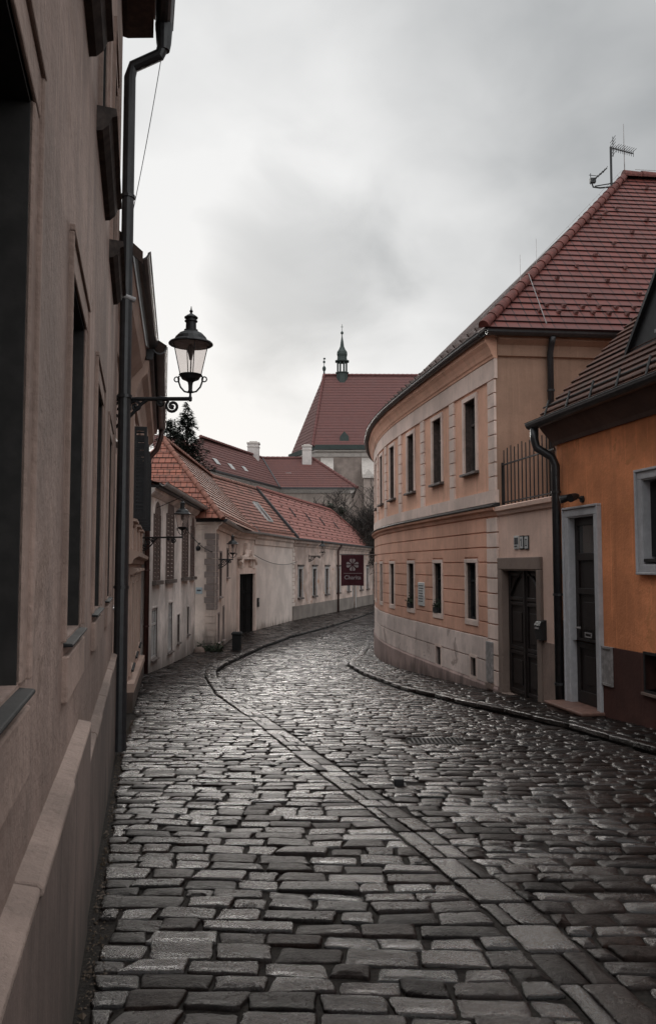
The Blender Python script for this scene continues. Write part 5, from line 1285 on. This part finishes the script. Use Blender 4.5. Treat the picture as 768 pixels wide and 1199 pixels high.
# ---- side wing with small red roof left of the manor
h = thing('side_wing', 'small red roofed wing half hidden behind the dark spruce', 'house', (-11.4, 57, gz(50)))
A, B, Cc, D = at(196, 545, 56), at(238, 532, 57), at(215, 512, 59), at(180, 512, 60)
build(roof_plane([at(186, 546, 55), at(239, 533, 57.5), at(213, 513, 59.5), at(176, 513, 59.5)], .35, .03), 'roof', M['tile_manor'], h)
pp = Path([(at(186, 546, 55).x + .3, 55.3), (at(239, 533, 57.5).x - .3, 57.6)]); build(wall(pp, 0, pp.L, -2, at(239, 533, 57.5).z - .05, []), 'wall', M['manor_wall'], h)
pp = Path([(at(239, 533, 57.5).x - .3, 57.6), (at(213, 513, 59.5).x + .5, 62)]); build(wall(pp, 0, pp.L, -2, at(239, 533, 57.5).z - .05, []), 'wall', M['manor_wall'], h)
# ---- church
h = thing('church', 'tall church choir with steep red roof and dark green ridge turret', 'church', (6, 104, gz(90)))
ez = 15.9
AP = Path([(-4.2, 108), (-1.55, 100), (26, 100)])
build(wall(AP, 0, AP.L, -3, ez - .6, []), 'wall', M['church_stone'], h)
build(MB().sweep(AP, 0, AP.L, [(-.1, ez - 1.25), (.15, ez - 1.2), (.3, ez - .75), (.7, ez - .6), (.7, ez - .2), (-.1, ez - .2)]), 'cornice', M['church_trim'], h)
build(MB().sweep(AP, -.2, AP.L, [(.5, ez - .45), (1.0, ez - .40), (1.05, ez + .15), (.5, ez + .15)]), 'gutter', M['copper'], h)
ap = Vector((-.55, 106.5, 26.4)); rr = Vector((26, 106.5, 26.3))
e0, e1, e2 = Vector((-5.0, 108.3, ez)), Vector((-1.9, 99.1, ez)), Vector((26, 99.1, ez))
build(roof_plane([e1, e2, rr, ap], .5, .03), 'roof', M['tile_church'], h)
build(roof_plane([e0, e1, ap], .5, .03), 'apse_roof', M['tile_church'], h); build(MB().poly([e0, ap, rr, Vector((26, 114, ez))]), 'back_roof', M['tile_church'], h)
build(caps(e1 + Vector((0, 0, .1)), ap + Vector((0, 0, .1)), .16, .6), 'hip_tiles', M['clay_church'], h); build(caps(ap, rr, .2, .6), 'ridge_tiles', M['clay_church'], h)
for px in (383, 431, 478):
    x = at(px, 560, 99.2).x; mb = MB()
    w = .62
    mb.idx([(x - w, 99.98, -3), (x + w, 99.98, -3), (x + w, 98.3, -3), (x - w, 98.3, -3), (x - w, 99.98, 13.6), (x + w, 99.98, 13.6), (x + w, 98.3, 11.9), (x - w, 98.3, 11.9)], [(0, 1, 2, 3), (4, 5, 6, 7), (3, 2, 6, 7), (0, 3, 7, 4), (1, 2, 6, 5)])
    o = build(mb, 'buttress', M['church_stone'], h)
    mb = MB(); w = .78
    mb.idx([(x - w, 99.97, 13.9), (x + w, 99.97, 13.9), (x + w, 98.1, 12.0), (x - w, 98.1, 12.0), (x - w, 99.97, 14.6), (x + w, 99.97, 14.6), (x + w, 98.1, 12.35), (x - w, 98.1, 12.35)], [(0, 1, 2, 3), (4, 5, 6, 7), (3, 2, 6, 7), (0, 3, 7, 4), (1, 2, 6, 5), (0, 1, 5, 4)])
    mb.poly([(x - w, 98.05, 11.9), (x + w, 98.05, 11.9), (x, 98.05, 13.0)]); build(mb, 'weathering', M['church_trim'], o)
# roof dormer
x = at(403, 520, 100.3).x; z0, z1 = at(403, 520, 100.4).z, at(403, 506, 100.4).z
mb = MB().rings([[(x - .55, Y, z0), (x + .55, Y, z0), (x + .55, Y, lerp(z0, z1, .55)), (x, Y, z1), (x - .55, Y, lerp(z0, z1, .55))] for Y in (99.6, 102.5)]); build(mb, 'roof_dormer', M['copper'], h)
# ridge turret: base, open lantern, bulb and spire
c = Vector((at(400.5, 437, 106.5).x, 106.5, 26.3)); mb = MB()
def oc(r, z, n=8): return [c + Vector((math.cos(2 * math.pi * (k + .5) / n) * r, math.sin(2 * math.pi * (k + .5) / n) * r, z)) for k in range(n)]
mb.rings([oc(.82, -1.2), oc(.78, .25), oc(.92, .3), oc(.92, .42), oc(.6, .45)])
tb = build(mb, 'turret_base', M['copper'], h)
mb = MB()
for k in range(8):
    a = 2 * math.pi * (k + .5) / 8; p = c + Vector((math.cos(a) * .62, math.sin(a) * .62, .4)); mb.tube([p, p + Vector((0, 0, 1.5))], .12, 6)
build(mb, 'turret_post', M['copper'], h)
mb = MB().rings([oc(.72, 1.75), oc(.98, 1.85), oc(.98, 1.98), oc(.70, 2.1), oc(.66, 2.5), oc(.74, 2.8), oc(.70, 3.15), oc(.45, 3.5), oc(.28, 3.9), oc(.2, 4.5), oc(.08, 5.2), oc(.05, 5.6)]); build(mb, 'turret_spire', M['copper'], h)
mb = MB().lathe(c, [(.02, 5.5), (.16, 5.62), (.2, 5.75), (.14, 5.9), (.03, 6.0), (.03, 6.9)], 10); mb.cube(c + Vector((0, 0, 6.55)), .34, .05, .05); build(mb, 'turret_cross', M['copper'], h)
c = Vector((at(379.5, 437, 106.5).x, 106.5, 26.3)); mb = MB().lathe(c, [(.14, 0), (.1, .6), (.2, .75), (.24, 1.0), (.18, 1.2), (.04, 1.35), (.035, 2.2)], 10); mb.cube(c + Vector((0, 0, 1.85)), .3, .05, .3); mb.cube(c + Vector((.04, 0, 2.3)), .3, .05, .22); build(mb, 'weather_vane', M['copper'], h)

# ---- trees and bushes
def branch_tree(name, label, cat, base, height, seed, spread=.55, levels=5, group=None):
    rg = random.Random(seed); t = thing(name, label, cat, base, group); tr = MB(); tw = MB()
    def grow(p, d, L, r, lv):
        pts = [p]; dd = d.copy(); q = p.copy()
        for k in range(3):
            dd = (dd + Vector((rg.gauss(0, .16), rg.gauss(0, .16), rg.gauss(.03, .12)))).normalized(); q = q + dd * L / 3; pts.append(q.copy())
        (tr if lv < 2 else tw).tube(pts, [max(.022, r), max(.02, r * .85), max(.018, r * .7), max(.015, r * .55)], 6 if lv < 2 else 4, False)
        if lv < levels:
            for k in range(rg.choice((3, 3, 4)) if lv else 6):
                at_ = pts[rg.choice((1, 2, 3, 3))]; nd = (dd + Vector((rg.gauss(0, spread), rg.gauss(0, spread), rg.gauss(.12, spread * .7)))).normalized()
                grow(at_, nd, L * rg.uniform(.6, .82), r * .55, lv + 1)
    for k in range(3): grow(Vector(base) + Vector((rg.gauss(0, .4), rg.gauss(0, .3), 0)), Vector((rg.gauss(0, .25), rg.gauss(0, .2), 1)).normalized(), height * .34, .09, 0)
    build(tr, 'trunk', M['bark'], t, recalc=False); build(tw, 'crown', M['bark'], t, recalc=False); return t
gb = at(427, 640, 60); branch_tree('bare_tree', 'dark bare bushy tree in front of the church wall', 'tree', (2.6, 64, gz(60) - .3), 10.5, 21, .5)
branch_tree('bare_tree', 'second bare bush close behind the end of the long red roof', 'tree', (4.9, 72, gz(66) - .3), 11.5, 33, .55)
branch_tree('bare_tree', 'leafless shrub hard against the bend of the curved house', 'tree', (4.3, 68.5, gz(63) - .3), 9, 41, .6)
def conifer(name, label, base, height, rad, seed, ex=.8):
    rg = random.Random(seed); b = Vector(base); t = thing(name, label, 'tree', base); build(MB().tube([b, b + Vector((0, 0, height * .6)), b + Vector((.05, 0, height))], [.22, .12, .02], 8), 'trunk', M['bark'], t)
    mb = MB()
    z = .12
    lay = 0
    while z < 1.0:
        r = rad * (1 - z) ** ex + .10; m = max(6, int(11 * (1 - z)) + 6); a0 = rg.random() * 6
        for k in range(m):
            a = a0 + k * 6.283 / m + rg.gauss(0, .2); L = r * rg.uniform(.5, 1.2); jz = rg.gauss(0, .34); dr_ = rg.uniform(0, .3)
            for s in range(int(20 + L * 60)):
                tt = rg.random() ** .7; x = tt * L; zz = height * z + jz + .10 * x - (.22 + dr_) * x * tt + rg.gauss(0, .10)
                wd = .32 * (1 - tt * .7) * min(1, L); off = rg.gauss(0, wd * .5)
                p = b + Vector((math.cos(a) * x - math.sin(a) * off, math.sin(a) * x + math.cos(a) * off, zz - abs(off) * .3))
                da = a + math.copysign(rg.uniform(.3, .9), off); ln = rg.uniform(.12, .28); dr = Vector((math.cos(da), math.sin(da), rg.uniform(-.45, .1))) * ln
                sd = Vector((-math.sin(da), math.cos(da), rg.uniform(-.4, .4))) * .045
                mb.poly([p - sd, p + dr * .6 - sd * .6, p + dr, p + dr * .6 + sd * .6, p + sd])
        z += .022; lay += 1
    build(mb, 'crown', M['needles'], t, recalc=False); return t
conifer('spruce_tree', 'dark spruce rising behind the brick red hip roof', (at(218, 600, 50).x, 50, gz(50)), at(222, 472, 50).z + 1.6, 5.2, 5, .95)
conifer('spruce_tree', 'dense dark spruce left of the taller one, half hidden by eaves', (at(198, 600, 52).x, 52, gz(50)), at(200, 490, 52).z + 1.7, 3.4, 9, .5)
def shrub(label, base, h_, r, seed, cat='shrub'):
    rg = random.Random(seed); b = Vector(base); t = thing('evergreen_shrub', label, cat, base, 'evergreen shrubs below the manor wall'); mb = MB(); tr = MB().tube([b, b + Vector((0, 0, h_ * .8))], [.08, .02], 6)
    cl = [(Vector((rg.gauss(0, r * .5), rg.gauss(0, r * .5), h_ * rg.uniform(.35, .95))), r * rg.uniform(.22, .5)) for _ in range(16)]
    for c_, q in cl:
        tr.tube([b + Vector((0, 0, h_ * .3)), b + c_], [.03, .012], 4)
        for i in range(150):
            d_ = Vector((rg.gauss(0, 1), rg.gauss(0, 1), rg.gauss(0, 1))).normalized() * q * rg.random() ** .4; p = b + c_ + d_; s = .09
            mb.poly([p + Vector((rg.gauss(0, s), rg.gauss(0, s), rg.gauss(0, s))) for _ in range(3)])
    build(tr, 'trunk', M['bark'], t); build(mb, 'crown', M['leaves'], t, recalc=False)
for px, ptop, Y, r, lb in ((389, 581, 66, .9, 'tallest evergreen shrub right of the manor wall'), (353, 579, 70, .55, 'slim evergreen shrub under the manor gutter'), (374, 586, 69, .7, 'rounded evergreen shrub between the slim and the tallest'), (342, 592, 68, .5, 'leftmost low evergreen shrub behind the red roof')):
    b = at(px, 660, Y); zt = at(px, ptop, Y).z; shrub(lb, (b.x, Y, gz(Y)), zt - gz(Y), r, px)
# little red roofed shed behind the long house
h = thing('garden_shed', 'small dark red roof peeping over the long house ridge', 'shed', (at(372, 640, 69.0).x, 69, gz(66)))
a, b, c_, d_ = at(352, 602, 68), at(392, 606, 68), at(380, 590, 71), at(356, 588, 71)
build(roof_plane([a, b, c_, d_], .3, .03), 'roof', M['tile_manor'], h); pp = Path([(a.x + .2, 68.2), (b.x - .2, 68.2)]); build(wall(pp, 0, pp.L, -2, a.z, []), 'wall', M['manor_wall'], h)

# ================================================================== SKY, SUN, CAMERA
sc_ = bpy.context.scene
w = bpy.data.worlds.new('World'); sc_.world = w; w.use_nodes = True; nt = w.node_tree; nt.nodes.clear()
N = lambda ty, **k: (lambda x: ([setattr(x, a, v) for a, v in k.items()], x)[1])(nt.nodes.new(ty))
Lk = nt.links.new
SUN_EL, SUN_AZ = R(13), R(-9)                              # elevation, azimuth from +Y (negative = left)
sky = N('ShaderNodeTexSky', sky_type='NISHITA', sun_disc=False, sun_elevation=SUN_EL, sun_rotation=SUN_AZ)
bg1 = N('ShaderNodeBackground'); bg1.inputs[1].default_value = .10; Lk(sky.outputs[0], bg1.inputs[0])
tc = N('ShaderNodeTexCoord'); sx = N('ShaderNodeSeparateXYZ'); Lk(tc.outputs['Generated'], sx.inputs[0])
def Mth(op, a, b=0.0, cl=False):
    x = N('ShaderNodeMath', operation=op, use_clamp=cl)
    for i, v in enumerate((a, b)):
        if hasattr(v, 'is_output'): Lk(v, x.inputs[i])
        else: x.inputs[i].default_value = v
    return x.outputs[0]
den = Mth('ADD', Mth('MAXIMUM', sx.outputs[2], 0.0), .22)
cb = N('ShaderNodeCombineXYZ'); Lk(Mth('DIVIDE', sx.outputs[0], den), cb.inputs[0]); Lk(Mth('DIVIDE', sx.outputs[1], den), cb.inputs[1])
def noise(vec, s, det, ro, di=0, off=(0, 0, 0)):
    m = N('ShaderNodeVectorMath', operation='ADD'); Lk(vec, m.inputs[0]); m.inputs[1].default_value = off
    x = N('ShaderNodeTexNoise'); Lk(m.outputs[0], x.inputs['Vector']); x.inputs['Scale'].default_value = s; x.inputs['Detail'].default_value = det; x.inputs['Roughness'].default_value = ro; x.inputs['Distortion'].default_value = di
    return x.outputs['Fac']
st_ = N('ShaderNodeVectorMath', operation='MULTIPLY'); Lk(tc.outputs['Generated'], st_.inputs[0]); st_.inputs[1].default_value = (1, 1, 1.5)
n1 = noise(st_.outputs[0], 2.6, 5, .42, .35, (0.4, 5.2, 0)); n2 = noise(cb.outputs[0], 2.6, 6, .5, .3, (1.3, 9.2, 0))
sd = (math.sin(SUN_AZ) * math.cos(SUN_EL), math.cos(SUN_AZ) * math.cos(SUN_EL), math.sin(SUN_EL))
dt = N('ShaderNodeVectorMath', operation='DOT_PRODUCT'); Lk(tc.outputs['Generated'], dt.inputs[0]); dt.inputs[1].default_value = (math.sin(R(-14)) * math.cos(R(20)), math.cos(R(-14)) * math.cos(R(20)), math.sin(R(20)))
mr = N('ShaderNodeMapRange', interpolation_type='SMOOTHSTEP'); Lk(dt.outputs['Value'], mr.inputs[0]); mr.inputs[1].default_value = .86; mr.inputs[2].default_value = 1.0
def lobe(az, el, a0, a1, wob):                            # a cloud bank or clearing around one direction of the sky, with a ragged edge
    dd = N('ShaderNodeVectorMath', operation='DOT_PRODUCT'); Lk(tc.outputs['Generated'], dd.inputs[0]); dd.inputs[1].default_value = (math.sin(R(az)) * math.cos(R(el)), math.cos(R(az)) * math.cos(R(el)), math.sin(R(el)))
    v = Mth('ADD', Mth('ARCCOSINE', Mth('MINIMUM', dd.outputs['Value'], .99999)), Mth('MULTIPLY', Mth('SUBTRACT', n3, .5), wob))
    x = N('ShaderNodeMapRange', interpolation_type='SMOOTHSTEP'); Lk(v, x.inputs[0]); x.inputs[1].default_value = R(a1); x.inputs[2].default_value = R(a0); return x.outputs[0]
n3 = noise(st_.outputs[0], 7.0, 5, .5, .4, (1.2, 4.4, 0))
bank = Mth('ADD', Mth('MULTIPLY', lobe(-2.5, 20, 3.2, 10, .14), .27), Mth('MULTIPLY', lobe(9, 16, 3, 12, .14), .06))
bank = Mth('SUBTRACT', Mth('ADD', bank, Mth('MULTIPLY', lobe(26, 36, 4, 22, .2), .09)), Mth('MULTIPLY', lobe(-12.5, 20, 0, 10, .1), .30))
cl = Mth('ADD', Mth('MULTIPLY', bank, -1.0), Mth('MULTIPLY', Mth('SUBTRACT', n1, .5), 0.8))
cl = Mth('ADD', cl, Mth('ADD', Mth('MULTIPLY', Mth('SUBTRACT', n2, .5), .2), Mth('MULTIPLY', Mth('SUBTRACT', n3, .5), .25)))
hz_ = N('ShaderNodeMapRange', interpolation_type='SMOOTHSTEP'); Lk(sx.outputs[2], hz_.inputs[0]); hz_.inputs[1].default_value = .36; hz_.inputs[2].default_value = .06; hz_.inputs[3].default_value = 0; hz_.inputs[4].default_value = .33
lum = Mth('ADD', Mth('ADD', Mth('ADD', .45, hz_.outputs[0]), Mth('MULTIPLY', mr.outputs[0], .44)), cl)
lum = Mth('MAXIMUM', Mth('MINIMUM', lum, 1.0), .30)
rp = N('ShaderNodeValToRGB'); Lk(lum, rp.inputs[0]); e = rp.color_ramp.elements; e[0].position = .3; e[0].color = (.36, .375, .385, 1); e[1].position = .95; e[1].color = (.90, .90, .895, 1)
q = e.new(.55); q.color = (.56, .57, .575, 1)
zb_ = N('ShaderNodeMapRange', interpolation_type='SMOOTHSTEP'); Lk(sx.outputs[2], zb_.inputs[0]); zb_.inputs[1].default_value = .68; zb_.inputs[2].default_value = .95; zb_.inputs[3].default_value = 1.0; zb_.inputs[4].default_value = 3.2  # sky overhead, out of view, brightened to lift the facades
bk_ = N('ShaderNodeMapRange', interpolation_type='SMOOTHSTEP'); Lk(sx.outputs[1], bk_.inputs[0]); bk_.inputs[1].default_value = .1; bk_.inputs[2].default_value = -.7; bk_.inputs[3].default_value = 1.0; bk_.inputs[4].default_value = 2.6  # unseen sky behind the camera brightened to light surfaces facing it
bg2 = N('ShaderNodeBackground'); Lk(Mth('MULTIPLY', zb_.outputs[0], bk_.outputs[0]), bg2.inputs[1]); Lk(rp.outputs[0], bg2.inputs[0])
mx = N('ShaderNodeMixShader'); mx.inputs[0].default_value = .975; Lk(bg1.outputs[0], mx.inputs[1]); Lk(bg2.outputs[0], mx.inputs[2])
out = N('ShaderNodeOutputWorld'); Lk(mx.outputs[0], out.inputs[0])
ld = bpy.data.lights.new('sun', 'SUN'); ld.energy = 1.7; ld.angle = R(20); ld.color = (1, .95, .89)
so = bpy.data.objects.new('sun', ld); C.objects.link(so)
so.rotation_euler = Vector(sd).to_track_quat('Z', 'Y').to_euler()
cd = bpy.data.cameras.new('camera'); co = bpy.data.objects.new('camera', cd); C.objects.link(co)
cd.sensor_fit = 'VERTICAL'; cd.sensor_height = 24; cd.lens = 960 / 1199 * 24; cd.clip_start = .05; cd.clip_end = 3000
co.location = (0, 0, CZ); co.rotation_euler = (math.pi / 2 + TH, 0, 0); sc_.camera = co
sc_.view_settings.view_transform = 'Standard'; sc_.view_settings.look = 'None'; sc_.view_settings.exposure = 0
sc_.cycles.use_denoising = True; sc_.cycles.max_bounces = 6; sc_.cycles.transparent_max_bounces = 12
